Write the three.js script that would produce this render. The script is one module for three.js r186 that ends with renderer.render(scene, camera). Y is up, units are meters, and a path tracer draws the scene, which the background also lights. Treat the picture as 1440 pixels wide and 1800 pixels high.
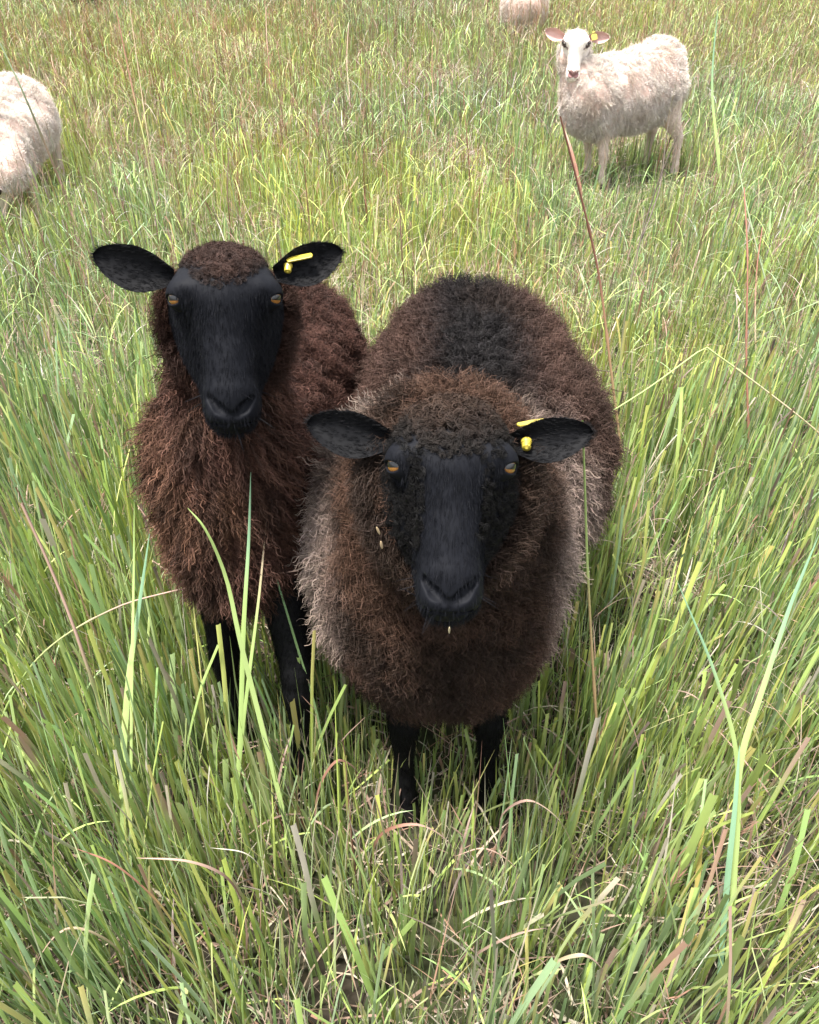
import * as THREE from 'three';
import { mergeGeometries } from 'three/addons/utils/BufferGeometryUtils.js';

// ---------------------------------------------------------------- camera, sky, sun, exposure
const W = 819, H = 1024;
const CAM = new THREE.Vector3(0, 1.45, 0), PITCH = 41 * Math.PI / 180, F_PX = 1440;
const scene = new THREE.Scene();
const camera = new THREE.PerspectiveCamera(64.0, W / H, 0.05, 900);
camera.position.copy(CAM);
camera.rotation.set(-PITCH, 0, 0);
const renderer = new THREE.WebGLRenderer({ antialias: true });
renderer.setSize(W, H);
renderer.toneMapping = THREE.LinearToneMapping;
renderer.toneMappingExposure = 5.5;
renderer.shadowMap.enabled = true;
{ // bright, evenly clouded sky
  const w = 64, h = 32, d = new Float32Array(w * h * 4);
  for (let j = 0; j < h; j++) for (let i = 0; i < w; i++) {
    const el = ((j + 0.5) / h - 0.5) * Math.PI, s = Math.max(0, Math.sin(el));
    const L = 0.56 * (1 + 2 * s) / 3;
    const k = (j * w + i) * 4;
    d[k] = L * 0.965; d[k + 1] = L * 0.99; d[k + 2] = L * 1.04; d[k + 3] = 1;
  }
  const t = new THREE.DataTexture(d, w, h, THREE.RGBAFormat, THREE.FloatType);
  t.mapping = THREE.EquirectangularReflectionMapping; t.magFilter = THREE.LinearFilter; t.minFilter = THREE.LinearFilter; t.needsUpdate = true;
  scene.background = t; scene.environment = t;
}
const sun = new THREE.DirectionalLight(new THREE.Color(1.0, 0.95, 0.88), 2.4);
sun.position.set(-1.3, 5, 0.2); sun.target.position.set(0, 0, -2); scene.add(sun, sun.target);
sun.position.add(sun.target.position);
sun.castShadow = true; sun.shadow.radius = 20; sun.shadow.mapSize.set(2048, 2048);
Object.assign(sun.shadow.camera, { left: -8, right: 8, top: 8, bottom: -8, near: 0.1, far: 30 });

// ---------------------------------------------------------------- helpers
function rng(seed) { let a = seed >>> 0; return () => { a = (a + 0x6D2B79F5) | 0; let t = Math.imul(a ^ (a >>> 15), 1 | a); t = (t + Math.imul(t ^ (t >>> 7), 61 | t)) ^ t; return ((t ^ (t >>> 14)) >>> 0) / 4294967296; }; }
function hash3(x, y, z) { let h = Math.imul(x, 374761393) + Math.imul(y, 668265263) + Math.imul(z, 2147483647 ^ 0x5bd1e995) | 0; h = Math.imul(h ^ (h >>> 13), 1274126177); h ^= h >>> 16; return (h >>> 0) / 4294967296; }
const fade = t => t * t * (3 - 2 * t);
function noise(x, y, z = 0) {
  const X = Math.floor(x), Y = Math.floor(y), Z = Math.floor(z), u = fade(x - X), v = fade(y - Y), w = fade(z - Z);
  const l = (a, b, t) => a + (b - a) * t;
  return l(l(l(hash3(X, Y, Z), hash3(X + 1, Y, Z), u), l(hash3(X, Y + 1, Z), hash3(X + 1, Y + 1, Z), u), v),
    l(l(hash3(X, Y, Z + 1), hash3(X + 1, Y, Z + 1), u), l(hash3(X, Y + 1, Z + 1), hash3(X + 1, Y + 1, Z + 1), u), v), w);
}
const fbm = (x, y, z = 0) => noise(x, y, z) * 0.55 + noise(x * 2.1 + 7, y * 2.1 + 3, z * 2.1) * 0.3 + noise(x * 4.3, y * 4.3 + 11, z * 4.3) * 0.15;
const clamp = (x, a = 0, b = 1) => Math.min(b, Math.max(a, x));
const sstep = (a, b, x) => fade(clamp((x - a) / (b - a)));
const mix = (a, b, t) => a + (b - a) * t;
const mix3 = (a, b, t) => [mix(a[0], b[0], t), mix(a[1], b[1], t), mix(a[2], b[2], t)];
const V = (x, y, z) => new THREE.Vector3(x, y, z);
const F = V(0, -Math.sin(PITCH), -Math.cos(PITCH)), U = V(0, Math.cos(PITCH), -Math.sin(PITCH));
// where a sight line of the survey photograph reaches a given height above the meadow
function P(px, py, y) {
  const d = F.clone().addScaledVector(U, (900 - py) / F_PX); d.x += (px - 720) / F_PX;
  return CAM.clone().addScaledVector(d, (y - CAM.y) / d.y);
}
const gh = (x, z) => 0.05 * (fbm(x * 0.9 + 5, z * 0.9 + 9) - 0.5);
const taken = new Map();
function numbered(n) { const k = taken.get(n) || 0; taken.set(n, k + 1); return k ? n + '_' + String(k).padStart(3, '0') : n; }
function tag(o, label, category, group, kind) { o.userData.label = label; o.userData.category = category; if (group) o.userData.group = group; if (kind) o.userData.kind = kind; return o; }
function shadow(o) { o.castShadow = o.receiveShadow = true; return o; }

// ---------------------------------------------------------------- ground
{
  const n = 220, pos = [], uv = [], idx = [];
  const warp = t => Math.sign(t) * (Math.abs(t) * 9 + Math.pow(Math.abs(t), 5) * 400);
  for (let j = 0; j <= n; j++) for (let i = 0; i <= n; i++) {
    const x = warp(i / n * 2 - 1), z = -4 + warp(j / n * 2 - 1);
    pos.push(x, gh(x, z), z); uv.push(x / 4, z / 4);
  }
  for (let j = 0; j < n; j++) for (let i = 0; i < n; i++) { const a = j * (n + 1) + i; idx.push(a, a + n + 1, a + 1, a + 1, a + n + 1, a + n + 2); }
  const g = new THREE.BufferGeometry();
  g.setAttribute('position', new THREE.Float32BufferAttribute(pos, 3)); g.setAttribute('uv', new THREE.Float32BufferAttribute(uv, 2)); g.setIndex(idx); g.computeVertexNormals();
  const S = 512, d = new Uint8Array(S * S * 4), r = rng(3);
  for (let j = 0; j < S; j++) for (let i = 0; i < S; i++) {
    const a = i / S * 2 * Math.PI, b = j / S * 2 * Math.PI; // wraps
    const p = fbm(4 * Math.cos(a) + 9, 4 * Math.sin(a) + 4 * Math.cos(b) + 5, 4 * Math.sin(b)), q = noise(i / 3, j / 3), k = (j * S + i) * 4;
    const c = mix3([52, 45, 34], [58, 62, 36], sstep(0.35, 0.65, p)), v = 0.72 + 0.5 * q * r();
    d[k] = c[0] * v; d[k + 1] = c[1] * v; d[k + 2] = c[2] * v; d[k + 3] = 255;
  }
  const t = new THREE.DataTexture(d, S, S); t.colorSpace = THREE.SRGBColorSpace; t.wrapS = t.wrapT = THREE.RepeatWrapping; t.magFilter = THREE.LinearFilter; t.needsUpdate = true;
  const m = shadow(new THREE.Mesh(g, new THREE.MeshStandardMaterial({ map: t, roughness: 1 })));
  m.name = 'ground'; tag(m, 'bare earth and dead matter under the meadow grass', 'ground', null, 'structure'); scene.add(m);
}

// ---------------------------------------------------------------- signed distance shapes and their mesh
function smin(a, b, k) { const h = Math.max(k - Math.abs(a - b), 0) / k; return Math.min(a, b) - h * h * k * 0.25; }
function smax(a, b, k) { return -smin(-a, -b, k); }
function sdE(x, y, z, rx, ry, rz) { // ellipsoid round the origin
  const k0 = Math.hypot(x / rx, y / ry, z / rz), k1 = Math.hypot(x / (rx * rx), y / (ry * ry), z / (rz * rz));
  return k1 < 1e-9 ? -Math.min(rx, ry, rz) : k0 * (k0 - 1) / k1;
}
function sdC(px, py, pz, a, b, ra, rb) { // tapered capsule
  const bx = b[0] - a[0], by = b[1] - a[1], bz = b[2] - a[2], x = px - a[0], y = py - a[1], z = pz - a[2];
  const h = clamp((x * bx + y * by + z * bz) / (bx * bx + by * by + bz * bz));
  return Math.hypot(x - bx * h, y - by * h, z - bz * h) - mix(ra, rb, h);
}
function netMesh(f, lo, hi, h) { // surface nets
  const nx = Math.ceil((hi[0] - lo[0]) / h) + 1, ny = Math.ceil((hi[1] - lo[1]) / h) + 1, nz = Math.ceil((hi[2] - lo[2]) / h) + 1;
  const val = new Float32Array(nx * ny * nz), B = 4, at = (i, j, k) => (k * ny + j) * nx + i;
  for (let k0 = 0; k0 < nz; k0 += B) for (let j0 = 0; j0 < ny; j0 += B) for (let i0 = 0; i0 < nx; i0 += B) {
    const c = f(lo[0] + (i0 + 1.5) * h, lo[1] + (j0 + 1.5) * h, lo[2] + (k0 + 1.5) * h), far = Math.abs(c) > h * 9;
    for (let k = k0; k < Math.min(nz, k0 + B); k++) for (let j = j0; j < Math.min(ny, j0 + B); j++) for (let i = i0; i < Math.min(nx, i0 + B); i++) {
      const edge = !i || !j || !k || i === nx - 1 || j === ny - 1 || k === nz - 1;
      let v = far ? c : f(lo[0] + i * h, lo[1] + j * h, lo[2] + k * h);
      if (edge && v < 0) v = 1e-4;
      val[at(i, j, k)] = v;
    }
  }
  const id = new Int32Array(nx * ny * nz).fill(-1), pos = [], idx = [];
  const off = [[0, 0, 0], [1, 0, 0], [0, 1, 0], [1, 1, 0], [0, 0, 1], [1, 0, 1], [0, 1, 1], [1, 1, 1]];
  const ed = [[0, 1], [2, 3], [4, 5], [6, 7], [0, 2], [1, 3], [4, 6], [5, 7], [0, 4], [1, 5], [2, 6], [3, 7]];
  const cv = new Float32Array(8);
  for (let k = 0; k < nz - 1; k++) for (let j = 0; j < ny - 1; j++) for (let i = 0; i < nx - 1; i++) {
    let m = 0; for (let c = 0; c < 8; c++) { cv[c] = val[at(i + off[c][0], j + off[c][1], k + off[c][2])]; if (cv[c] < 0) m++; }
    if (m === 0 || m === 8) continue;
    let x = 0, y = 0, z = 0, n = 0;
    for (const [a, b] of ed) if ((cv[a] < 0) !== (cv[b] < 0)) { const t = cv[a] / (cv[a] - cv[b]); x += mix(off[a][0], off[b][0], t); y += mix(off[a][1], off[b][1], t); z += mix(off[a][2], off[b][2], t); n++; }
    id[at(i, j, k)] = pos.length / 3; pos.push(lo[0] + (i + x / n) * h, lo[1] + (j + y / n) * h, lo[2] + (k + z / n) * h);
  }
  const quad = (a, b, c, d, flip) => { if (a < 0 || b < 0 || c < 0 || d < 0) return; flip ? idx.push(a, c, b, a, d, c) : idx.push(a, b, c, a, c, d); };
  for (let k = 1; k < nz - 1; k++) for (let j = 1; j < ny - 1; j++) for (let i = 1; i < nx - 1; i++) {
    const s = val[at(i, j, k)] < 0;
    if (s !== (val[at(i + 1, j, k)] < 0)) quad(id[at(i, j - 1, k - 1)], id[at(i, j, k - 1)], id[at(i, j, k)], id[at(i, j - 1, k)], !s);
    if (s !== (val[at(i, j + 1, k)] < 0)) quad(id[at(i - 1, j, k - 1)], id[at(i - 1, j, k)], id[at(i, j, k)], id[at(i, j, k - 1)], !s);
    if (s !== (val[at(i, j, k + 1)] < 0)) quad(id[at(i - 1, j - 1, k)], id[at(i, j - 1, k)], id[at(i, j, k)], id[at(i - 1, j, k)], !s);
  }
  const nor = new Float32Array(pos.length), e = h * 0.7;
  for (let i = 0; i < pos.length; i += 3) {
    const x = pos[i], y = pos[i + 1], z = pos[i + 2];
    const a = f(x + e, y, z) - f(x - e, y, z), b = f(x, y + e, z) - f(x, y - e, z), c = f(x, y, z + e) - f(x, y, z - e), l = Math.hypot(a, b, c) || 1;
    nor[i] = a / l; nor[i + 1] = b / l; nor[i + 2] = c / l;
  }
  const g = new THREE.BufferGeometry();
  g.setAttribute('position', new THREE.Float32BufferAttribute(pos, 3)); g.setAttribute('normal', new THREE.BufferAttribute(nor, 3)); g.setIndex(idx);
  return g;
}
function colour(g, fn) {
  const p = g.attributes.position, c = new Float32Array(p.count * 3);
  for (let i = 0; i < p.count; i++) { const k = fn(p.getX(i), p.getY(i), p.getZ(i)); c[3 * i] = k[0]; c[3 * i + 1] = k[1]; c[3 * i + 2] = k[2]; }
  g.setAttribute('color', new THREE.BufferAttribute(c, 3)); return g;
}
// random points spread evenly over a surface: calls fn(point, normal)
function scatter(g, perM2, r, fn) {
  const p = g.attributes.position, nn = g.attributes.normal, ix = g.index, A = V(), B = V(), C = V(), e1 = V(), e2 = V(), pt = V(), nm = V(), t = V();
  for (let i = 0; i < ix.count; i += 3) {
    const a = ix.getX(i), b = ix.getX(i + 1), c = ix.getX(i + 2);
    A.fromBufferAttribute(p, a); B.fromBufferAttribute(p, b); C.fromBufferAttribute(p, c);
    const area = e1.subVectors(B, A).cross(e2.subVectors(C, A)).length() / 2;
    let n = area * perM2; n = Math.floor(n) + (r() < n % 1 ? 1 : 0);
    for (let k = 0; k < n; k++) {
      let u = r(), v = r(); if (u + v > 1) { u = 1 - u; v = 1 - v; }
      pt.copy(A).multiplyScalar(1 - u - v).addScaledVector(B, u).addScaledVector(C, v);
      nm.fromBufferAttribute(nn, a).multiplyScalar(1 - u - v).addScaledVector(t.fromBufferAttribute(nn, b), u).addScaledVector(t.fromBufferAttribute(nn, c), v).normalize();
      fn(pt, nm);
    }
  }
}

// ---------------------------------------------------------------- wool: tufts of fine ribbons, placed in great number
function ribbon(pts, w0, w1, side, tint, out) { // a fibre through pts
  const n = pts.length, base = out.pos.length / 3, d = V(), s = V();
  for (let i = 0; i < n; i++) {
    d.subVectors(pts[Math.min(n - 1, i + 1)], pts[Math.max(0, i - 1)]).normalize();
    s.copy(side).addScaledVector(d, -side.dot(d)).normalize();
    const t = i / (n - 1), w = mix(w0, w1, t * t) / 2;
    for (const q of [-1, 1]) { out.pos.push(pts[i].x + s.x * w * q, pts[i].y + s.y * w * q, pts[i].z + s.z * w * q); out.col.push(tint[0], tint[1], tint[2]); }
    if (i) { const a = base + 2 * i - 2; out.idx.push(a, a + 1, a + 2, a + 2, a + 1, a + 3); }
  }
}
function built(out) {
  const g = new THREE.BufferGeometry();
  g.setAttribute('position', new THREE.Float32BufferAttribute(out.pos, 3)); g.setAttribute('color', new THREE.Float32BufferAttribute(out.col, 3)); g.setIndex(out.idx); g.computeVertexNormals(); return g;
}
// a lock one unit long along +y
function lock(seed, { n = 9, segs = 9, spread = 0.12, amp = 0.05, waves = 3, curl = 0, width = 0.02, tip = 0.06, clump = 0.5 }) {
  const r = rng(seed), out = { pos: [], col: [], idx: [] }, ph0 = r() * 6.28;
  for (let f = 0; f < n; f++) {
    const a = r() * 6.28, rad = spread * Math.sqrt(r()), lean = (r() - 0.5) * tip * 2, lean2 = (r() - 0.5) * tip * 2, L = 0.65 + 0.45 * r(), ph = ph0 + (r() - 0.5) * (2.5 * (1 - clump)), am = amp * (0.6 + 0.8 * r());
    const pts = [];
    for (let i = 0; i <= segs; i++) {
      const t = i / segs, th = t * waves * 6.28 + ph, k = Math.min(1, t * 3);
      const cr = rad * (1 - clump * t);
      pts.push(V(Math.cos(a) * cr + lean * t + am * k * Math.cos(th), t * L * (1 - 0.25 * curl) + curl * am * 0.5 * Math.sin(th + 1), Math.sin(a) * cr + lean2 * t + am * k * Math.sin(th) * (curl > 0 ? 1 : 0.45)));
    }
    const b = 0.8 + 0.4 * r();
    ribbon(pts, width, width * 0.45, V(Math.cos(a + 1.3), 0.15, Math.sin(a + 1.3)), [b, b * (0.96 + 0.08 * r()), b * (0.94 + 0.12 * r())], out);
  }
  return built(out);
}
const LOCKS = {
  wavy: [11, 12, 13, 14].map(s => lock(s, { n: 7, segs: 16, spread: 0.045, amp: 0.048, waves: 3.2, width: 0.021, tip: 0.06, clump: 0.7 })),
  fluff: [21, 22, 23].map(s => lock(s, { n: 12, segs: 12, spread: 0.15, amp: 0.10, waves: 2.7, curl: 0.5, width: 0.017, tip: 0.22, clump: 0.4 })),
  curl: [31, 32, 33, 34].map(s => lock(s, { n: 7, segs: 15, spread: 0.06, amp: 0.19, waves: 1.9, curl: 1, width: 0.05, tip: 0.12, clump: 0.75 })),
  fur: [41, 42].map(s => lock(s, { n: 14, segs: 3, spread: 0.35, amp: 0.02, waves: 0.6, width: 0.035, tip: 0.15, clump: 0.1 })),
};
const woolMat = new THREE.MeshPhysicalMaterial({ vertexColors: true, roughness: 0.7, specularIntensity: 0.3 });
const furMat = new THREE.MeshPhysicalMaterial({ vertexColors: true, roughness: 0.52, specularIntensity: 0.19 });
const skinMat = new THREE.MeshPhysicalMaterial({ vertexColors: true, roughness: 0.66, specularIntensity: 0.19 });
class Coat { // collects placed locks and turns them into instanced meshes
  constructor() { this.sets = {}; this.m = new THREE.Matrix4(); this.q = new THREE.Quaternion(); this.q2 = new THREE.Quaternion(); }
  put(kind, p, dir, len, wide, c, r) {
    const list = LOCKS[kind], k = kind + ':' + Math.floor(r() * list.length), s = this.sets[k] || (this.sets[k] = { m: [], c: [] });
    this.q.setFromUnitVectors(V(0, 1, 0), dir); this.q2.setFromAxisAngle(V(0, 1, 0), r() * 6.283); this.q.multiply(this.q2);
    this.m.compose(p, this.q, V(len * wide, len, len * wide)); s.m.push(...this.m.elements); s.c.push(c[0], c[1], c[2]);
  }
  add(parent, name, mat, filter) {
    for (const [k, s] of Object.entries(this.sets)) {
      const [kind, v] = k.split(':'), n = s.m.length / 16, im = new THREE.InstancedMesh(LOCKS[kind][+v], kind === 'fur' ? furMat : mat, n);
      im.instanceMatrix.array.set(s.m); im.instanceColor = new THREE.InstancedBufferAttribute(new Float32Array(s.c), 3);
      im.name = kind === 'fur' ? 'short_fur' : name; im.userData.kind = 'stuff'; shadow(im); parent.add(im);
    }
  }
}

// ---------------------------------------------------------------- a sheep's head, in its own axes: origin between the eyes, y up the face, z out of it
const EYE = [0.0585, 0, -0.019], GAZE = V(0.74, -0.02, 0.67).normalize();
const GX = V(0, 1, 0).cross(GAZE).normalize(), GY = GAZE.clone().cross(GX);
function headSdf(X, y, z, fat = 0) {
  const x = Math.abs(X);
  let d = sdE(x, y - 0.010, z + 0.062, 0.060, 0.044, 0.062);
  d = smin(d, sdE(x, y + 0.002, z + 0.034, 0.050, 0.046, 0.038), 0.03);
  d = smin(d, sdE(x - 0.047, y - 0.011, z + 0.025, 0.022, 0.016, 0.028), 0.02);
  d = smin(d, sdC(x, y, z, [0, -0.012, -0.032], [0, -0.112, -0.017], 0.041, 0.0315), 0.025);
  d = smin(d, sdE(x, y + 0.135, z + 0.020, 0.0350, 0.034, 0.031), 0.02);
  d = smin(d, sdE(x - 0.014, y + 0.148, z + 0.016, 0.0185, 0.018, 0.022), 0.014);
  d = smin(d, sdE(x, y + 0.165, z + 0.036, 0.021, 0.013, 0.026), 0.008);
  d = smin(d, sdC(x, y, z, [0.030, -0.02, -0.10], [0.010, -0.148, -0.055], 0.040, 0.022), 0.03);
  d = smin(d, sdE(x - 0.030, y + 0.048, z + 0.082, 0.036 + fat, 0.052, 0.046), 0.025);
  d = smin(d, sdC(x, y, z, [0, 0.0, -0.09], [0, -0.045, -0.155], 0.062, 0.066), 0.04);
  // tear pits, nostrils, the line of the lip
  d = smax(d, -sdC(x, y, z, [0.052, -0.020, 0.004], [0.041, -0.050, 0.010], 0.005, 0.004), 0.012);
  d = smax(d, -sdC(x, y, z, [0.0055, -0.1490, 0.0110], [0.016, -0.1400, 0.0085], 0.0042, 0.0050), 0.006);
  d = smax(d, -sdC(x, y, z, [0.016, -0.1400, 0.0085], [0.0265, -0.1265, -0.0005], 0.0050, 0.0040), 0.006);
  d = smax(d, -sdC(x, y, z, [0, -0.150, 0.013], [0, -0.166, 0.006], 0.0034, 0.0028), 0.004);
  d = smax(d, -sdC(x, y, z, [0, -0.167, 0.003], [0.022, -0.161, -0.006], 0.0036, 0.0036), 0.003);
  d = smax(d, -sdC(x, y, z, [0.022, -0.161, -0.010], [0.035, -0.148, -0.034], 0.003, 0.002), 0.004);
  if (d < 0.02 && d > -0.02) d += 0.0022 * (fbm(X * 55 + 7, y * 40, z * 55) - 0.5);
  // lids, open round the eyeball
  const ex = x - EYE[0], ey = y - EYE[1], ez = z - EYE[2];
  d = smin(d, Math.hypot(ex, ey, ez) - 0.0158, 0.012);
  const a = ex * GX.x + ey * GX.y + ez * GX.z, b = ex * GY.x + ey * GY.y + ez * GY.z, c = ex * GAZE.x + ey * GAZE.y + ez * GAZE.z;
  d = smax(d, -sdE(a, b + 0.0026, c - 0.013, 0.0122, 0.0058, 0.016), 0.003);
  return d;
}
function earGeometry(side, e) { // a leaf-shaped cup
  const nt = 22, ns = 12, pos = [], idx = [], root = V(side * e.root[0], e.root[1], e.root[2]), dir = V(side * e.dir[0], e.dir[1], e.dir[2]).normalize();
  const out = V(side * 0.12, -0.05, 1).addScaledVector(dir, 0).normalize(); out.addScaledVector(dir, -out.dot(dir)).normalize();
  const up = out.clone().cross(dir).multiplyScalar(side).normalize();
  if (up.y < 0) up.multiplyScalar(-1);
  const put = (t, s, back) => {
    const w = e.w * (0.36 + 0.64 * Math.sin(Math.min(1, t * 1.75) * Math.PI / 2)) * Math.pow(Math.max(0, 1 - Math.pow(t, 3.2)), 0.62);
    const cup = e.cup * (1 - s * s) * (1 - 0.55 * t) + 0.010 * t * t;
    const p = root.clone().addScaledVector(dir, e.len * t).addScaledVector(up, s * w + e.bend * t * t - (s < 0 ? 0.004 * Math.sin(t * 3.1) : 0)).addScaledVector(out, -cup - (back ? 0.0042 * Math.sqrt(Math.max(0, 1 - s * s)) * (1 - 0.5 * t) + 0.0006 : 0));
    pos.push(p.x, p.y, p.z);
  };
  for (const back of [0, 1]) for (let i = 0; i <= nt; i++) for (let j = 0; j <= ns; j++) put(i / nt, j / ns * 2 - 1, back);
  const M = (nt + 1) * (ns + 1), flip = side > 0;
  const q = (a, b, c, d) => flip ? idx.push(a, b, c, a, c, d) : idx.push(a, c, b, a, d, c);
  for (let i = 0; i < nt; i++) for (let j = 0; j < ns; j++) { const a = i * (ns + 1) + j; q(a, a + ns + 1, a + ns + 2, a + 1); q(M + a, M + a + 1, M + a + ns + 2, M + a + ns + 1); }
  for (let i = 0; i < nt; i++) { const a = i * (ns + 1), b = a + ns; q(a, M + a, M + a + ns + 1, a + ns + 1); q(b, b + ns + 1, M + b + ns + 1, M + b); }
  const g = new THREE.BufferGeometry(); g.setAttribute('position', new THREE.Float32BufferAttribute(pos, 3)); g.setIndex(idx); g.computeVertexNormals();
  g.userData = { at: (t, s, lift) => { const w = e.w * 0.8; return root.clone().addScaledVector(dir, e.len * t).addScaledVector(up, s * w).addScaledVector(out, -e.cup * (1 - s * s) * (1 - 0.55 * t) + lift); }, dir, up, out };
  return g;
}
const eyeGeo = (() => {
  const g = new THREE.SphereGeometry(0.0130, 48, 36);
  return dark => colour(g.clone(), (x, y, z) => {
    x /= 0.0130; y /= 0.0130; z /= 0.0130;
    if (z < 0.45) return [0.02, 0.012, 0.01];
    const rr = Math.hypot(x, y);
    if (Math.abs(x) < 0.62 && Math.abs(y - 0.06) < 0.24) return [0.004, 0.004, 0.005];
    if (rr > 0.82) return [0.03, 0.016, 0.009];
    const k = 0.75 + 0.5 * noise(Math.atan2(y, x) * 9, rr * 4);
    return dark ? [0.05 * k, 0.03 * k, 0.02 * k] : [0.24 * k, 0.105 * k, 0.024 * k];
  });
})();
const eyeMat = new THREE.MeshPhysicalMaterial({ vertexColors: true, roughness: 0.25, clearcoat: 0.7, clearcoatRoughness: 0.04 });
const tagMat = new THREE.MeshPhysicalMaterial({ color: new THREE.Color().setRGB(0.36, 0.285, 0.035), roughness: 0.38, clearcoat: 0.3 });

// spec: { base, torso: [ellipsoids/capsules], legs: [[joints]], head: {...} }
function makeSheep(spec) {
  const root = new THREE.Group(); root.name = numbered(spec.name); root.position.set(...spec.base); scene.add(root);
  tag(root, spec.label, 'sheep', spec.group);
  const [bx, by, bz] = spec.base, r = rng(spec.seed);
  const torso = (x, y, z) => { let d = 9; for (const t of spec.torso) { const cs = Math.cos(t.yaw || 0), sn = Math.sin(t.yaw || 0), dx = x - t.c[0], dz = z - t.c[2]; const e = t.b ? sdC(x, y, z, t.c, t.b, t.ra, t.rb) : sdE(dx * cs - dz * sn, y - t.c[1], dx * sn + dz * cs, ...t.r); d = smin(d, e, t.k || 0.1); } return d < 0.12 ? d + 0.022 * (fbm(x * 11 + 3, y * 9, z * 11) - 0.5) : d; };
  const legs = (x, y, z) => { let d = 9; for (const l of spec.legs) for (let i = 0; i + 1 < l.length; i++) d = smin(d, sdC(x, y, z, l[i], l[i + 1], l[i][3], l[i + 1][3]), 0.012); return d; };
  const whole = (x, y, z) => smin(torso(x, y, z), legs(x, y, z), 0.04);
  let lo = [9, 9, 9], hi = [-9, -9, -9];
  const grow = (c, rr) => { for (let k = 0; k < 3; k++) { lo[k] = Math.min(lo[k], c[k] - rr[k] - 0.04); hi[k] = Math.max(hi[k], c[k] + rr[k] + 0.04); } };
  for (const t of spec.torso) t.b ? (grow(t.c, [t.ra, t.ra, t.ra]), grow(t.b, [t.rb, t.rb, t.rb])) : grow(t.c, [Math.max(t.r[0], t.r[2]), t.r[1], Math.max(t.r[0], t.r[2])]);
  for (const l of spec.legs) for (const j of l) grow(j, [j[3], j[3], j[3]]);
  const bodyG = netMesh(whole, lo, hi, spec.cell || 0.011);
  const skin = spec.skin, legc = spec.legColour;
  colour(bodyG, (x, y, z) => y < by + 0.035 ? spec.hoof : torso(x, y, z) < 0.02 ? skin : legc);
  const coat = new Coat();
  // fleece of the trunk
  scatter(bodyG, spec.density, r, (p, n) => {
    const leg = torso(p.x, p.y, p.z) > 0.014;
    if (leg) {
      if (p.y < by + 0.05) return;
      const d = V(n.x * 0.25 + (r() - 0.5) * 0.2, -1, n.z * 0.25 + (r() - 0.5) * 0.2).normalize();
      coat.put('fur', p.clone().addScaledVector(n, -0.001), d, 0.011 + 0.004 * r(), 0.9, mix3(legc, [legc[0] * 1.5, legc[1] * 1.5, legc[2] * 1.5], r()), r);
      return;
    }
    const w = spec.wool(p, n, r); if (!w || r() > (w.keep ?? 1)) return;
    coat.put(w.kind, p.clone().addScaledVector(n, -0.004), w.dir, w.len, w.wide || 1, w.c, r);
  });
  const parts = [];
  // head
  const hs = spec.head; let headRoot = null;
  if (hs) {
    const M = new THREE.Matrix4(), Z = V(...hs.out).normalize(), Xa = V(0, 1, 0).cross(Z).normalize(), Ya = Z.clone().cross(Xa);
    if (hs.roll) { const q = new THREE.Quaternion().setFromAxisAngle(Z, hs.roll); Xa.applyQuaternion(q); Ya.applyQuaternion(q); }
    const s = hs.scale;
    M.makeBasis(Xa.clone().multiplyScalar(s), Ya.clone().multiplyScalar(s), Z.clone().multiplyScalar(s)).setPosition(V(...hs.eyes));
    const NM = new THREE.Matrix3().getNormalMatrix(M), back = M.clone().invert();
    const g = netMesh((x, y, z) => headSdf(x, y, z, hs.fat || 0), [-0.112, -0.188, -0.215], [0.112, 0.085, 0.030], hs.cell || 0.0017);
    colour(g, (x, y, z) => hs.colour(Math.abs(x), y, z));
    // coat of the head: fn in head axes
    scatter(g, hs.density, r, (p, n) => {
      const ax = Math.abs(p.x), w = hs.wool(ax, p.y, p.z, n, r, p.x);
      if (!w) return;
      const P3 = p.clone().addScaledVector(n, w.sink ?? -0.002).applyMatrix4(M), D = (w.world ? w.dir : w.dir.clone().applyMatrix3(NM)).normalize();
      if (spec.wool && w.inherit) { const v = spec.wool(P3, n.clone().applyMatrix3(NM).normalize(), r); if (v) coat.put(v.kind, P3, v.dir, v.len, v.wide || 1, v.c, r); return; }
      coat.put(w.kind, P3, D, w.len * s, w.wide || 1, w.c, r);
    });
    g.applyMatrix4(M); parts.push(g);
    const ears = {};
    for (const side of [-1, 1]) {
      const e = side < 0 ? hs.earL : hs.earR; if (!e) continue;
      const eg = earGeometry(side, e); ears[side] = eg.userData;
      colour(eg, () => hs.earColour);
      const inner = hs.earInner, half = eg.attributes.position.count / 2, ca = eg.attributes.color;
      if (inner) for (let i = 0; i < half; i++) ca.setXYZ(i, ...inner);
      scatter(eg, hs.density * 0.55, r, (p, n) => {
        const d = eg.userData.dir.clone().addScaledVector(n, 0.22).add(V((r() - 0.5) * 0.4, (r() - 0.5) * 0.4, (r() - 0.5) * 0.4));
        const f = inner && n.z > 0.2 ? inner : hs.earColour, k = 0.8 + 0.4 * r();
        coat.put('fur', p.clone().applyMatrix4(M), d.applyMatrix3(NM).normalize(), (0.0042 + 0.003 * r()) * s, 0.9, [f[0] * k, f[1] * k, f[2] * k], r);
      });
      eg.applyMatrix4(M); eg.userData = {}; parts.push(eg);
    }
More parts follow.
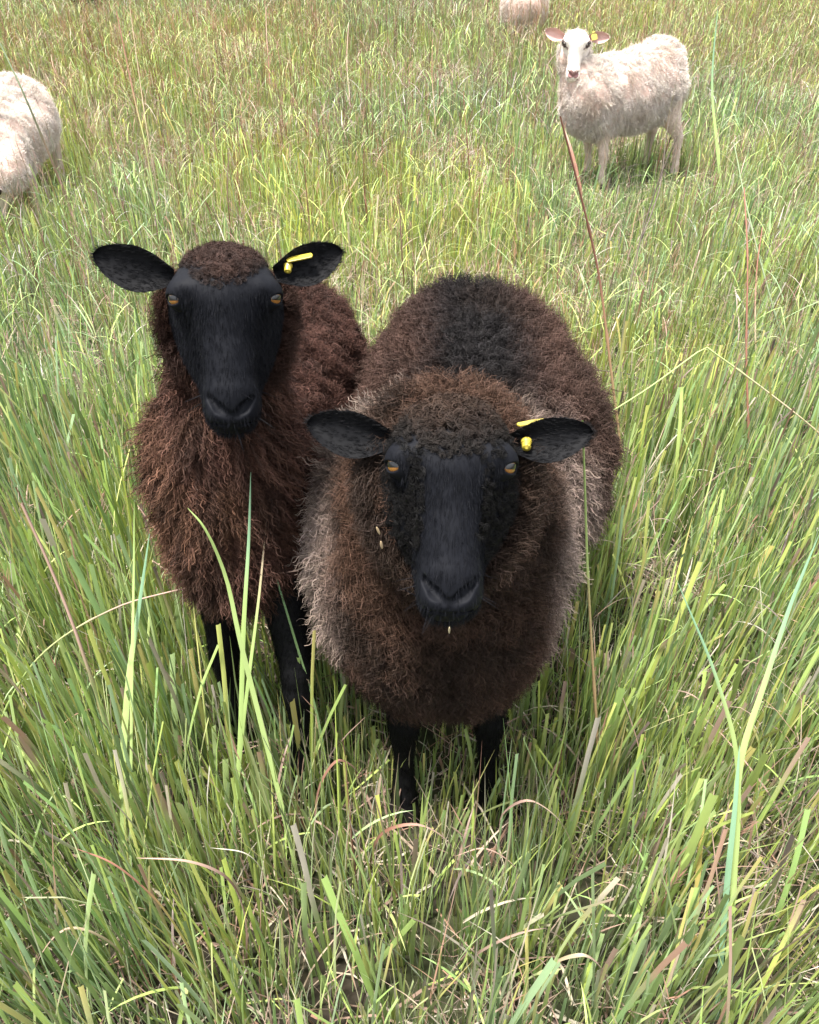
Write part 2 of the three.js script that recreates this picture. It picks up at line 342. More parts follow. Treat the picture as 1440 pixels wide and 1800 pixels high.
    for (const side of [-1, 1]) {
      const e = shadow(new THREE.Mesh(eyeGeo(hs.darkEyes), eyeMat)); e.name = 'eye';
      const gz = V(GAZE.x * side * 0.92, GAZE.y - 0.12, GAZE.z + 0.1).applyMatrix3(NM).normalize();
      const up = Ya.clone().addScaledVector(gz, -Ya.dot(gz)).normalize();
      e.matrixAutoUpdate = true; e.quaternion.setFromRotationMatrix(new THREE.Matrix4().makeBasis(up.clone().cross(gz), up, gz)); e.scale.setScalar(s);
      e.position.copy(V(EYE[0] * side, EYE[1], EYE[2]).applyMatrix4(M)).sub(root.position); root.add(e);
    }
    if (hs.tag) { // ear tag: a plastic plate behind or along the ear and the stud that closes it
      const u = ears[1], T = hs.tag, q = new THREE.Matrix4();
      const at = u.at(T.t, T.s, 0.001);
      const shape = new THREE.Shape(); const pw = T.pw, ph = T.ph;
      shape.moveTo(-0.004, -0.0045); shape.lineTo(pw * 0.45, -ph / 2); shape.lineTo(pw, -ph / 2 * 0.9); shape.quadraticCurveTo(pw + 0.003, 0, pw, ph / 2 * 0.9); shape.lineTo(pw * 0.45, ph / 2); shape.lineTo(-0.004, 0.0045); shape.quadraticCurveTo(-0.008, 0, -0.004, -0.0045);
      const pg = new THREE.ExtrudeGeometry(shape, { depth: 0.0012, bevelEnabled: true, bevelSize: 0.0006, bevelThickness: 0.0005, bevelSegments: 2, curveSegments: 8 });
      const plate = shadow(new THREE.Mesh(pg, tagMat)); plate.name = 'ear_tag'; plate.userData.label = 'yellow plastic ear tag';
      const px = V(...T.along).normalize(), pz = V(...T.face); pz.addScaledVector(px, -pz.dot(px)).normalize();
      q.makeBasis(px, pz.clone().cross(px), pz).setPosition(at.clone().add(V(...T.shift)));
      q.premultiply(M).premultiply(new THREE.Matrix4().makeTranslation(-bx, -by, -bz));
      q.decompose(plate.position, plate.quaternion, plate.scale); root.add(plate);
      const prof = [[0, 0], [0.0052, 0], [0.0056, 0.001], [0.0056, 0.0035], [0.0048, 0.0042], [0.0045, 0.0105], [0.0040, 0.0112], [0.0018, 0.0113], [0.0016, 0.0126], [0, 0.0128]].map(([a, b]) => new THREE.Vector2(a * T.stud, b * T.stud));
      const stud = shadow(new THREE.Mesh(new THREE.LatheGeometry(prof, 28), tagMat)); stud.name = 'stud';
      const sy = V(...T.studDir).normalize(), Q = new THREE.Matrix4(), qq = new THREE.Quaternion().setFromUnitVectors(V(0, 1, 0), sy);
      Q.compose(at.clone().add(V(0, 0, 0.001)), qq, V(1, 1, 1)).premultiply(M).premultiply(new THREE.Matrix4().makeTranslation(-bx, -by, -bz));
      plate.updateMatrix(); Q.premultiply(plate.matrix.clone().invert()); Q.decompose(stud.position, stud.quaternion, stud.scale); plate.add(stud);
    }
    headRoot = { M, back };
  }
  const all = [bodyG, ...parts].map(g => { const c = new THREE.BufferGeometry(); for (const a of ['position', 'normal', 'color']) c.setAttribute(a, g.attributes[a]); c.setIndex(g.index); return c; });
  const G = mergeGeometries(all); G.translate(-bx, -by, -bz);
  const body = shadow(new THREE.Mesh(G, skinMat)); body.name = 'body'; root.add(body);
  const holder = []; coat.add({ add: o => holder.push(o) }, 'fleece', woolMat);
  for (const o of holder) { o.position.set(-bx, -by, -bz); root.add(o); }
  return { root, headRoot, body };
}
const jit = (c, r, a = 0.35) => { const k = 1 - a + 2 * a * r(); return [c[0] * k, c[1] * k, c[2] * k]; };
function flow(p, k) { return V(noise(p.x * 26 + 5, p.y * 22, p.z * 26) - 0.5, noise(p.x * 26, p.y * 22 + 9, p.z * 26 + 31) - 0.5, noise(p.x * 26 + 17, p.y * 22 + 3, p.z * 26) - 0.5).multiplyScalar(2 * k); }
// fibres near one another draw together towards the tip
function clump(p, n, len, size) {
  const gx = Math.floor(p.x / size), gy = Math.floor(p.y / size), gz = Math.floor(p.z / size); let best = 9, cx = 0, cy = 0, cz = 0;
  for (let a = -1; a <= 1; a++) for (let b = -1; b <= 1; b++) for (let c = -1; c <= 1; c++) {
    const X = gx + a, Y = gy + b, Z = gz + c, x = (X + hash3(X, Y, Z)) * size, y = (Y + hash3(X + 71, Y, Z)) * size, z = (Z + hash3(X, Y + 53, Z)) * size, d = (x - p.x) ** 2 + (y - p.y) ** 2 + (z - p.z) ** 2;
    if (d < best) { best = d; cx = x; cy = y; cz = z; }
  }
  const v = V(cx - p.x, cy - p.y, cz - p.z); v.addScaledVector(n, -v.dot(n)); return v.divideScalar(len);
}
function drape(n, r, out, fall, loose, extra) { const d = V(n.x * out + (r() - 0.5) * loose, n.y * out - fall + (r() - 0.5) * loose, n.z * out + (r() - 0.5) * loose); if (extra) d.add(extra); return d.normalize(); }

const BLACK = [0.0042, 0.0042, 0.005], FACE = [0.0046, 0.0051, 0.0074], EAR = [0.0045, 0.0046, 0.0056];
// ---- the broad sheep in front: greying flanks, brown ruff, near-black back
{
  const eyes = [0.046, 0.906, -0.704], out = [-0.02, 0.60, 0.80];
  makeSheep({
    name: 'black_faced_sheep', seed: 101, base: [0.07, 0, -1.2],
    label: 'broad black-faced sheep with greying shaggy flanks and brown curly topknot, facing forward',
    torso: [
      { c: [0.038, 0.49, -1.01], r: [0.172, 0.20, 0.18], k: 0.1 }, { c: [0.138, 0.462, -1.34], r: [0.238, 0.222, 0.27], k: 0.045 }, { c: [0.135, 0.475, -1.55], r: [0.185, 0.20, 0.19], k: 0.1 },
      { c: [0.062, 0.440, -0.93], r: [0.135, 0.170, 0.130], k: 0.1 }, { c: [0.055, 0.60, -0.97], b: [0.046, 0.80, -0.825], ra: 0.145, rb: 0.085, k: 0.1 },
    ],
    legs: [
      [[-0.008, 0.42, -0.95, 0.055], [-0.010, 0.25, -0.855, 0.027], [-0.010, 0.215, -0.845, 0.026], [-0.010, 0.185, -0.838, 0.019], [-0.010, 0.09, -0.815, 0.017], [-0.010, 0.06, -0.808, 0.021], [-0.010, 0.02, -0.795, 0.030]],
      [[0.135, 0.42, -0.96, 0.055], [0.140, 0.25, -0.865, 0.027], [0.142, 0.215, -0.855, 0.026], [0.142, 0.185, -0.848, 0.019], [0.144, 0.09, -0.825, 0.017], [0.144, 0.06, -0.818, 0.021], [0.145, 0.02, -0.805, 0.030]],
      [[0.03, 0.42, -1.56, 0.08], [0.02, 0.27, -1.70, 0.027], [0.02, 0.09, -1.66, 0.020], [0.02, 0.02, -1.64, 0.030]],
      [[0.24, 0.42, -1.56, 0.08], [0.25, 0.27, -1.70, 0.027], [0.25, 0.09, -1.66, 0.020], [0.25, 0.02, -1.64, 0.030]],
    ],
    skin: [0.022, 0.014, 0.011], legColour: BLACK, hoof: [0.02, 0.018, 0.017], density: 34000,
    wool(p, n, r) {
      const lat = (p.x - mix(0.055, 0.135, sstep(-0.9, -1.4, p.z))) / 0.2, al = Math.abs(lat), nz = fbm(p.x * 9, p.y * 9, p.z * 9);
      const front = sstep(-1.03, -0.90, p.z + 0.10 * nz), top = sstep(0.35, 0.8, n.y);
      const brown = [0.060, 0.033, 0.022], dark = [0.020, 0.0125, 0.009], grey = [0.25, 0.195, 0.168], umber = [0.062, 0.036, 0.028], jet = [0.0135, 0.012, 0.0125];
      // grey band over the shoulders, brown haunches, jet along the spine
      let c = umber;
      const shoulder = sstep(-1.24 - 0.06 * sstep(0, -0.5, lat), -1.12, p.z + 0.08 * (nz - 0.5));
      c = mix3(c, grey, shoulder * sstep(0.10, 0.5, al + 0.3 * (nz - 0.4)) * (0.6 + 0.4 * r()));
      c = mix3(c, jet, top * sstep(0.62, 0.15, al - 0.35 * (nz - 0.5)) * sstep(-0.98, -1.12, p.z));
      const ruff = front * sstep(0.92, 0.60, al + 0.25 * (nz - 0.5));
      c = mix3(c, mix3(brown, dark, sstep(0.35, 0.75, fbm(p.x * 14, p.y * 10, p.z * 14 + 3))), ruff);
      c = mix3(c, dark, sstep(0.5, 0.7, fbm(p.x * 6 + 4, p.y * 6, p.z * 6)) * 0.6);
      const kind = ruff > 0.5 ? 'fluff' : top > 0.6 && p.z < -1.08 ? (r() < 0.75 ? 'curl' : 'fluff') : r() < 0.8 ? 'wavy' : 'fluff';
      const len = kind === 'fluff' ? 0.042 + 0.02 * r() : kind === 'curl' ? 0.022 + 0.010 * r() : 0.055 + 0.03 * r();
      const side = V(Math.sign(lat) * 0.25 * top, 0, -0.15 * top), pull = clump(p, n, len, kind === 'curl' ? 0.014 : 0.022);
      return { kind, len, c: jit(c, r, 0.5), dir: drape(n, r, kind === 'wavy' ? 0.42 : 0.75, top > 0.6 ? 0.0 : kind === 'fluff' ? 0.45 : 0.62, 0.22, side.add(flow(p, 0.3)).addScaledVector(pull, 1.1)) };
    },
    head: {
      eyes, out, scale: 1.0, density: 100000, fat: 0.006, tag: { t: 0.20, s: 0.02, pw: 0.027, ph: 0.013, along: [0.97, 0.16, -0.15], face: [0.0, 0.93, 0.36], shift: [-0.004, 0.0185, -0.008], stud: 1.15, studDir: [-0.05, -0.72, 0.7] },
      earL: { root: [0.068, 0.026, -0.060], dir: [1, 0.13, 0.10], len: 0.100, w: 0.027, cup: 0.016, bend: 0.006 }, earR: { root: [0.068, 0.026, -0.060], dir: [1, 0.07, 0.10], len: 0.096, w: 0.026, cup: 0.016, bend: 0.006 },
      colour: () => FACE, earColour: EAR,
      wool(ax, y, z, n, r, x) {
        const brown = [0.042, 0.024, 0.016], dark = [0.011, 0.009, 0.008], nz = fbm(x * 40 + 9, y * 40, z * 40);
        const brow = y - (0.011 + 0.012 * (ax / 0.05) ** 2 - 0.020 * (nz - 0.5));
        const eyeD = Math.hypot(ax - EYE[0], y - EYE[1], z - EYE[2]);
        if (eyeD < 0.0185) return null;
        if (brow > 0 && z > -0.13) {
          if (r() < 0.35) return null;
          const c = mix3(dark, brown, sstep(0.004, 0.05, brow) * (0.35 + 0.65 * nz));
          return { kind: r() < 0.8 ? 'curl' : 'fluff', len: mix(0.010, 0.019, sstep(0, 0.045, brow)) * (0.8 + 0.5 * r()), wide: 1.1, c: jit(c, r, 0.45), dir: V(n.x + (r() - 0.5) * 0.6, n.y * 0.8 + 0.15 + (r() - 0.5) * 0.6, n.z + (r() - 0.5) * 0.6) };
        }
        if (z < -0.085 + 0.02 * (nz - 0.5)) { if (r() < 0.5) return null; const c = mix3(brown, dark, y > 0.01 ? 0.8 : 0.25 + 0.5 * nz); return { kind: 'fluff', len: 0.036 + 0.02 * r(), c: jit(c, r), dir: V(n.x * 0.9, n.y * 0.5 - 0.35, n.z * 0.5 + 0.25).add(V((r() - 0.5) * 0.5, (r() - 0.5) * 0.5, (r() - 0.5) * 0.5)) }; }
        const bare = ax < 0.031 + 0.010 * sstep(-0.05, -0.12, y) + 0.022 * (nz - 0.5) || y < -0.112 + 0.03 * (nz - 0.5) || eyeD < 0.025;
        if (!bare) { if (r() < 0.35) return null; return { kind: r() < 0.35 ? 'curl' : 'fluff', len: 0.007 + 0.006 * r(), wide: 1.3, c: jit([0.0068, 0.0064, 0.0066], r, 0.4), dir: V(n.x, n.y - 0.5, n.z).add(V((r() - 0.5) * 0.6, (r() - 0.5) * 0.6, (r() - 0.5) * 0.6)) }; }
        if (y < -0.118 && r() < 0.012) return { kind: 'fur', len: 0.020 + 0.012 * r(), wide: 0.12, c: jit(FACE, r, 0.4), dir: n.clone().add(V((r() - 0.5) * 0.8, -0.3, (r() - 0.5) * 0.8)) };
        if (y < -0.116 && z > -0.03 && r() < 0.75 * sstep(-0.116, -0.13, y)) return null;
        return { kind: 'fur', len: 0.0065 + 0.003 * r(), wide: 0.55, sink: -0.0008, c: jit(FACE, r, 0.25), dir: V(n.x * 0.18 + Math.sign(x) * 0.12 * r(), n.y * 0.18 - 1, n.z * 0.18).add(V((r() - 0.5) * 0.25, (r() - 0.5) * 0.25, (r() - 0.5) * 0.25)) };
      },
    },
  });
}
// ---- the narrower brown sheep beside it, head held high
{
  const eyes = [-0.234, 0.974, -0.964], out = [0.20, 0.46, 0.865];
  makeSheep({
    name: 'brown_sheep', seed: 202, base: [-0.27, 0, -1.3],
    label: 'reddish-brown sheep with smooth black face, head held high over a shaggy narrow chest',
    torso: [
      { c: [-0.300, 0.60, -1.08], r: [0.082, 0.195, 0.14], k: 0.08 }, { c: [-0.285, 0.50, -1.36], r: [0.145, 0.175, 0.27], k: 0.1 }, { c: [-0.245, 0.51, -1.57], r: [0.135, 0.165, 0.16], k: 0.1 },
      { c: [-0.300, 0.53, -1.03], r: [0.076, 0.12, 0.09], k: 0.07 }, { c: [-0.295, 0.70, -1.06], b: [-0.266, 0.855, -1.075], ra: 0.085, rb: 0.055, k: 0.07 },
    ],
    legs: [
      [[-0.225, 0.47, -1.03, 0.05], [-0.200, 0.285, -0.905, 0.025], [-0.199, 0.245, -0.89, 0.026], [-0.199, 0.21, -0.88, 0.018], [-0.199, 0.09, -0.845, 0.022], [-0.198, 0.02, -0.825, 0.028]],
      [[-0.345, 0.47, -1.06, 0.05], [-0.346, 0.28, -0.985, 0.024], [-0.346, 0.245, -0.98, 0.025], [-0.346, 0.21, -0.974, 0.018], [-0.346, 0.09, -0.95, 0.022], [-0.346, 0.02, -0.93, 0.028]],
      [[-0.32, 0.44, -1.58, 0.07], [-0.33, 0.27, -1.70, 0.032], [-0.33, 0.09, -1.66, 0.022], [-0.33, 0.02, -1.64, 0.028]],
      [[-0.20, 0.44, -1.58, 0.07], [-0.185, 0.27, -1.69, 0.032], [-0.185, 0.09, -1.64, 0.022], [-0.185, 0.02, -1.62, 0.028]],
    ],
    skin: [0.028, 0.014, 0.010], legColour: BLACK, hoof: [0.02, 0.018, 0.017], density: 38000,
    wool(p, n, r) {
      const nz = fbm(p.x * 11, p.y * 9, p.z * 11), top = sstep(0.35, 0.8, n.y), strand = noise(p.x * 60, p.y * 12, p.z * 60);
      const rust = [0.098, 0.050, 0.032], red = [0.060, 0.029, 0.022], dark = [0.028, 0.015, 0.011];
      const chest = sstep(-1.12, -1.0, p.z);
      let c = mix3(red, rust, chest * sstep(0.3, 0.6, nz));
      c = mix3(c, dark, sstep(0.5, 0.8, strand) * 0.75);
      c = mix3(c, dark, sstep(0.52, 0.7, fbm(p.x * 7 + 9, p.y * 5, p.z * 7)) * 0.5);
      const kind = chest > 0.5 ? (r() < 0.6 ? 'wavy' : 'fluff') : r() < 0.65 ? 'curl' : 'fluff';
      const len = kind === 'curl' ? 0.026 + 0.014 * r() : kind === 'wavy' ? 0.05 + 0.025 * r() : 0.036 + 0.018 * r(), pull = clump(p, n, len, kind === 'curl' ? 0.015 : 0.022);
      return { kind, len, c: jit(c, r, 0.5), dir: drape(n, r, 0.5, top > 0.5 ? 0.05 : 0.6, 0.22, flow(p, 0.3).addScaledVector(pull, 1.1)) };
    },
    head: {
      eyes, out, roll: -0.095, fat: -0.008, scale: 1.0, density: 100000, tag: { t: 0.22, s: 0.30, pw: 0.027, ph: 0.009, along: [0.97, 0.18, 0.12], face: [0.1, 0.75, 0.6], shift: [0.004, 0.006, 0.006], stud: 1.05, studDir: [-0.14, -0.8, 0.55] },
      earL: { root: [0.066, 0.026, -0.050], dir: [1, 0.25, 0.02], len: 0.102, w: 0.029, cup: 0.014, bend: 0.004 }, earR: { root: [0.066, 0.030, -0.050], dir: [1, 0.29, 0.02], len: 0.098, w: 0.027, cup: 0.014, bend: 0.004 },
      colour: () => FACE, earColour: EAR,
      wool(ax, y, z, n, r, x) {
        const nz = fbm(x * 40 + 3, y * 40, z * 40), brown = [0.045, 0.024, 0.018], dark = [0.016, 0.011, 0.010];
        const brow = y - (0.012 + 0.026 * (ax / 0.05) ** 2 - 0.030 * (nz - 0.5)), eyeD = Math.hypot(ax - EYE[0], y - EYE[1], z - EYE[2]);
        if (eyeD < 0.0185) return null;
        if (brow > 0 && z > -0.13) { if (r() < 0.05) return null; const c = mix3(dark, brown, sstep(0, 0.03, brow) * (0.3 + 0.7 * nz)); return { kind: r() < 0.45 ? 'curl' : 'fluff', len: mix(0.007, 0.0105, sstep(0, 0.03, brow)) * (0.8 + 0.5 * r()), wide: 1.2, c: jit(c, r, 0.4), dir: V(n.x, n.y, n.z).add(V((r() - 0.5) * 0.7, (r() - 0.5) * 0.7, (r() - 0.5) * 0.7)) }; }
        if (z < -0.098 + 0.02 * (nz - 0.5)) { if (r() < 0.5) return null; const c = mix3([0.060, 0.026, 0.016], dark, 0.3 + 0.5 * nz); return { kind: 'fluff', len: 0.028 + 0.016 * r(), c: jit(c, r), dir: V(n.x * 0.9, n.y * 0.5 - 0.4, n.z * 0.5 + 0.1).add(V((r() - 0.5) * 0.5, (r() - 0.5) * 0.5, (r() - 0.5) * 0.5)) }; }
        if (y < -0.118 && r() < 0.012) return { kind: 'fur', len: 0.020 + 0.012 * r(), wide: 0.12, c: jit(FACE, r, 0.4), dir: n.clone().add(V((r() - 0.5) * 0.8, -0.3, (r() - 0.5) * 0.8)) };
        if (y < -0.116 && z > -0.03 && r() < 0.75 * sstep(-0.116, -0.13, y)) return null;
        return { kind: 'fur', len: 0.0062 + 0.003 * r(), wide: 0.55, sink: -0.0008, c: jit(FACE, r, 0.25), dir: V(n.x * 0.16 + Math.sign(x) * 0.15 * r(), n.y * 0.16 - 1, n.z * 0.16).add(V((r() - 0.5) * 0.25, (r() - 0.5) * 0.25, (r() - 0.5) * 0.25)) };
      },
    },
  });
}
// ---- white sheep
const WHITE = [0.70, 0.635, 0.585], PINK = [0.55, 0.40, 0.345];
function whiteWool(fr) {
  return (p, n, r) => {
    const nz = fbm(p.x * 12, p.y * 12, p.z * 12);
    const c = mix3(WHITE, [0.52, 0.42, 0.355], sstep(0.4, 0.75, nz) * 0.7);
    const top = sstep(0.4, 0.9, n.y);
    return { kind: r() < 0.5 ? 'fluff' : 'wavy', len: 0.024 + 0.012 * r(), wide: 1.7, c: jit(c, r, 0.16), dir: drape(n, r, 0.32, 0.55 * (1 - top), 0.4, flow(p, 0.5).add(fr)) };
  };
}
const whiteHeadWool = (ax, y, z, n, r, x) => {
  const eyeD = Math.hypot(ax - EYE[0], y - EYE[1], z - EYE[2]); if (eyeD < 0.0185) return null;
  if (z < -0.11) return r() < 0.4 ? { kind: 'fluff', len: 0.03, wide: 1.3, c: jit(WHITE, r, 0.15), dir: V(n.x, n.y - 0.4, n.z).add(V((r() - 0.5) * 0.6, (r() - 0.5) * 0.6, (r() - 0.5) * 0.6)) } : null;
  if (y < -0.125 && ax < 0.03 && z > -0.02) return null;
  return { kind: 'fur', len: 0.007, wide: 0.8, sink: -0.0008, c: jit([0.74, 0.68, 0.63], r, 0.1), dir: V(n.x * 0.2, n.y * 0.2 - 1, n.z * 0.2).add(V((r() - 0.5) * 0.3, (r() - 0.5) * 0.3, (r() - 0.5) * 0.3)) };
};
const whiteHead = (o) => ({ scale: 0.86, density: 26000, cell: 0.003, darkEyes: true, earColour: [0.72, 0.62, 0.57], earInner: [0.56, 0.36, 0.325], wool: whiteHeadWool,
  colour: (ax, y, z) => { const nose = Math.hypot(ax - 0.012, (y + 0.138) * 0.9, z - 0.008); const pit = Math.hypot(ax - 0.05, y + 0.026, (z - 0.002) * 0.7); return nose < 0.017 ? [0.24, 0.13, 0.125] : Math.hypot(ax - EYE[0], y, z - EYE[2]) < 0.0215 ? [0.07, 0.05, 0.05] : pit < 0.013 ? [0.30, 0.22, 0.21] : [0.72, 0.65, 0.60]; },
  earL: { root: [0.062, 0.030, -0.055], dir: [1, 0.20, 0.10], len: 0.105, w: 0.030, cup: 0.022, bend: 0.004 }, earR: { root: [0.062, 0.030, -0.055], dir: [1, 0.10, 0.12], len: 0.105, w: 0.028, cup: 0.022, bend: -0.008 }, ...o });
const whiteBase = { skin: PINK, legColour: [0.56, 0.47, 0.42], hoof: [0.10, 0.08, 0.07], cell: 0.013, density: 20000 };
makeSheep({
  ...whiteBase, name: 'white_sheep', seed: 303, base: [1.02, 0, -4.22], label: 'pale woolly sheep standing side-on with its head turned, yellow tag in its ear',
  torso: [
    { c: [0.845, 0.390, -4.14], r: [0.125, 0.150, 0.12], k: 0.1 }, { c: [1.02, 0.405, -4.22], r: [0.215, 0.165, 0.155], yaw: 0.35, k: 0.1 }, { c: [1.165, 0.45, -4.28], r: [0.135, 0.165, 0.135], yaw: 0.35, k: 0.1 },
    { c: [0.805, 0.42, -4.13], b: [0.735, 0.575, -4.14], ra: 0.088, rb: 0.060, k: 0.08 },
  ],
  legs: [
    [[0.90, 0.34, -4.10, 0.055], [0.925, 0.20, -4.09, 0.020], [0.93, 0.17, -4.09, 0.020], [0.935, 0.08, -4.085, 0.014], [0.94, 0.02, -4.08, 0.020]],
    [[0.87, 0.32, -4.22, 0.05], [0.875, 0.20, -4.23, 0.020], [0.895, 0.09, -4.25, 0.014], [0.89, 0.02, -4.25, 0.020]],
    [[1.20, 0.42, -4.22, 0.085], [1.255, 0.30, -4.215, 0.045], [1.315, 0.21, -4.22, 0.020], [1.325, 0.08, -4.215, 0.014], [1.32, 0.02, -4.21, 0.020]],
    [[1.15, 0.38, -4.34, 0.08], [1.18, 0.27, -4.37, 0.04], [1.225, 0.20, -4.39, 0.023], [1.225, 0.08, -4.39, 0.014], [1.22, 0.02, -4.38, 0.020]],
  ],
  wool: whiteWool(V(0.3, -0.1, 0)),
  head: whiteHead({ eyes: [0.735, 0.640, -4.075], out: [-0.12, 0.22, 0.96], tag: { t: 0.24, s: 0.0, pw: 0.036, ph: 0.030, along: [0.25, -0.9, 0.3], face: [0, 0.2, 1], shift: [-0.005, 0.020, 0.012], stud: 1.3, studDir: [0, -0.3, 0.95] } }),
});
makeSheep({
  ...whiteBase, name: 'white_sheep', seed: 404, base: [-1.74, 0, -3.85], label: 'plump white sheep grazing with its head lowered into the grass',
  torso: [
    { c: [-1.80, 0.325, -3.70], r: [0.145, 0.155, 0.17], k: 0.1 }, { c: [-1.815, 0.335, -3.90], r: [0.175, 0.165, 0.25], k: 0.1 }, { c: [-1.82, 0.34, -4.08], r: [0.160, 0.155, 0.16], k: 0.1 },
    { c: [-1.77, 0.34, -3.64], b: [-1.685, 0.27, -3.545], ra: 0.105, rb: 0.07, k: 0.09 },
  ],
  legs: [
    [[-1.72, 0.30, -3.72, 0.05], [-1.69, 0.17, -3.72, 0.025], [-1.685, 0.08, -3.71, 0.018], [-1.685, 0.02, -3.70, 0.024]], [[-1.87, 0.30, -3.72, 0.05], [-1.885, 0.17, -3.70, 0.025], [-1.885, 0.08, -3.68, 0.018], [-1.885, 0.02, -3.67, 0.024]],
    [[-1.74, 0.32, -4.08, 0.075], [-1.73, 0.22, -4.20, 0.026], [-1.73, 0.08, -4.17, 0.018], [-1.73, 0.02, -4.15, 0.024]], [[-1.90, 0.32, -4.08, 0.075], [-1.91, 0.22, -4.20, 0.026], [-1.91, 0.08, -4.17, 0.018], [-1.91, 0.02, -4.15, 0.024]],
  ],
  wool: whiteWool(V(0, -0.1, -0.3)),
  head: whiteHead({ eyes: [-1.782, 0.205, -3.47], out: [-0.10, -0.16, 0.98], roll: -0.05, earInner: [0.66, 0.53, 0.48] }),
});
// ---- two more, at the far edge of the meadow
function plainSheep(name, label, x, z, yaw, sc, white, seed, low = 0) {
  const cs = Math.cos(yaw), sn = Math.sin(yaw), T = (a, b, c) => [x + (a * cs + c * sn) * sc, (b - low * sstep(0.1, 0.3, b)) * sc, z + (-a * sn + c * cs) * sc], J = (a, b, c, rr) => [...T(a, b, c), rr * sc];
  const E = (a, b, c, rx, ry, rz) => ({ c: T(a, b, c), r: [rx * sc, ry * sc, rz * sc], yaw, k: 0.1 });
  const dark = [0.030, 0.020, 0.017], headPos = T(0, 0.26, 0.62), f = V(0, 0.35, 0.93).applyAxisAngle(V(0, 1, 0), yaw);
  makeSheep({
    ...(white ? whiteBase : { skin: dark, legColour: BLACK, hoof: BLACK, cell: 0.014, density: 9000 }), density: 9000, cell: 0.015, name, seed, base: [x, 0, z], label,
    torso: [E(0, 0.43, 0.22, 0.175, 0.19, 0.19), E(0, 0.43, -0.02, 0.21, 0.20, 0.27), E(0, 0.44, -0.24, 0.185, 0.185, 0.18), { c: T(0, 0.44, 0.32), b: T(0, 0.30, 0.50), ra: 0.11 * sc, rb: 0.075 * sc, k: 0.09 }],
    legs: [-1, 1].flatMap(s => [[J(s * 0.09, 0.36, 0.22, 0.055), J(s * 0.09, 0.2, 0.25, 0.027), J(s * 0.09, 0.08, 0.25, 0.019), J(s * 0.09, 0.02, 0.26, 0.026)], [J(s * 0.1, 0.4, -0.25, 0.08), J(s * 0.1, 0.25, -0.36, 0.028), J(s * 0.1, 0.08, -0.33, 0.019), J(s * 0.1, 0.02, -0.32, 0.026)]]),
    wool: white ? whiteWool(V(0, -0.1, 0)) : (p, n, r) => ({ kind: 'fluff', len: 0.05, wide: 1.2, c: jit(dark, r), dir: drape(n, r, 0.5, 0.4, 0.5) }),
    head: { ...whiteHead({ eyes: headPos, out: [f.x, f.y, f.z] }), density: 6000, cell: 0.004, scale: 0.9 * sc, ...(white ? {} : { colour: () => FACE, earColour: BLACK, earInner: null, wool: (ax, y, z, n, r) => (z < -0.1 ? { kind: 'fluff', len: 0.04, c: jit(dark, r), dir: n.clone() } : null) }) },
  });
}
plainSheep('white_sheep', 'white sheep cut off above the belly, far behind the side-on sheep with the tag', 0.885, -7.30, 3.0, 0.82, true, 505, 0.10);
plainSheep('black_sheep', 'black sheep of which only dark legs show far behind the grazing white sheep', -2.86, -8.55, 0.15, 0.9, false, 606);

// ---------------------------------------------------------------- grass
const leafMat = new THREE.MeshPhysicalMaterial({ vertexColors: true, roughness: 0.82, transmission: 0.3, thickness: 0, clearcoat: 0.35, clearcoatRoughness: 0.35, side: THREE.DoubleSide });
const dryMat = new THREE.MeshPhysicalMaterial({ vertexColors: true, roughness: 0.88, transmission: 0.18, thickness: 0, side: THREE.DoubleSide });
const GREENS = [[0.29, 0.39, 0.09], [0.35, 0.45, 0.115], [0.24, 0.37, 0.11], [0.28, 0.39, 0.17], [0.44, 0.50, 0.16], [0.14, 0.21, 0.06]];
const DRIES = [[0.36, 0.27, 0.20], [0.30, 0.195, 0.155], [0.42, 0.36, 0.27], [0.20, 0.13, 0.10], [0.26, 0.15, 0.10], [0.45, 0.40, 0.33], [0.14, 0.10, 0.085]];
// a folded leaf blade through pts; cut = blunt, grazed end
function leaf(pts, w, side, c0, c1, out, { cut = false, fold = 0.3, base = 0.55, shift = 0.75, flat = false } = {}) {
  const across = flat ? [-1, 1] : [-1, 0, 1], nc = across.length;
  const n = pts.length, b0 = out.pos.length / 3, d = V(), s = V(), nn = V();
  for (let i = 0; i < n; i++) {
    d.subVectors(pts[Math.min(n - 1, i + 1)], pts[Math.max(0, i - 1)]).normalize();
    s.copy(side).addScaledVector(d, -side.dot(d)).normalize(); nn.crossVectors(d, s);
    const t = i / (n - 1), prof = cut ? mix(base, 1, Math.min(1, t * 2.2)) : mix(base, 1, Math.min(1, t * 2.5)) * Math.pow(Math.max(0, 1 - t), 0.62), h = Math.max(0.04, prof) * w / 2;
    const c = mix3(c0, c1, sstep(shift - 0.18, shift + 0.12, t));
    for (const q of across) { const lift = q && !flat ? fold * h : 0, e = cut && i === n - 1 && q ? h * 0.5 * (q > 0 ? 1 : -0.6) : 0; out.pos.push(pts[i].x + s.x * h * q + nn.x * lift + d.x * e, pts[i].y + s.y * h * q + nn.y * lift + d.y * e, pts[i].z + s.z * h * q + nn.z * lift + d.z * e); out.col.push(c[0], c[1], c[2]); }
    if (i) { const a = b0 + nc * (i - 1); for (let k = 0; k < nc - 1; k++) out.idx.push(a + k, a + k + 1, a + k + nc, a + k + nc, a + k + 1, a + k + nc + 1); }
  }
}
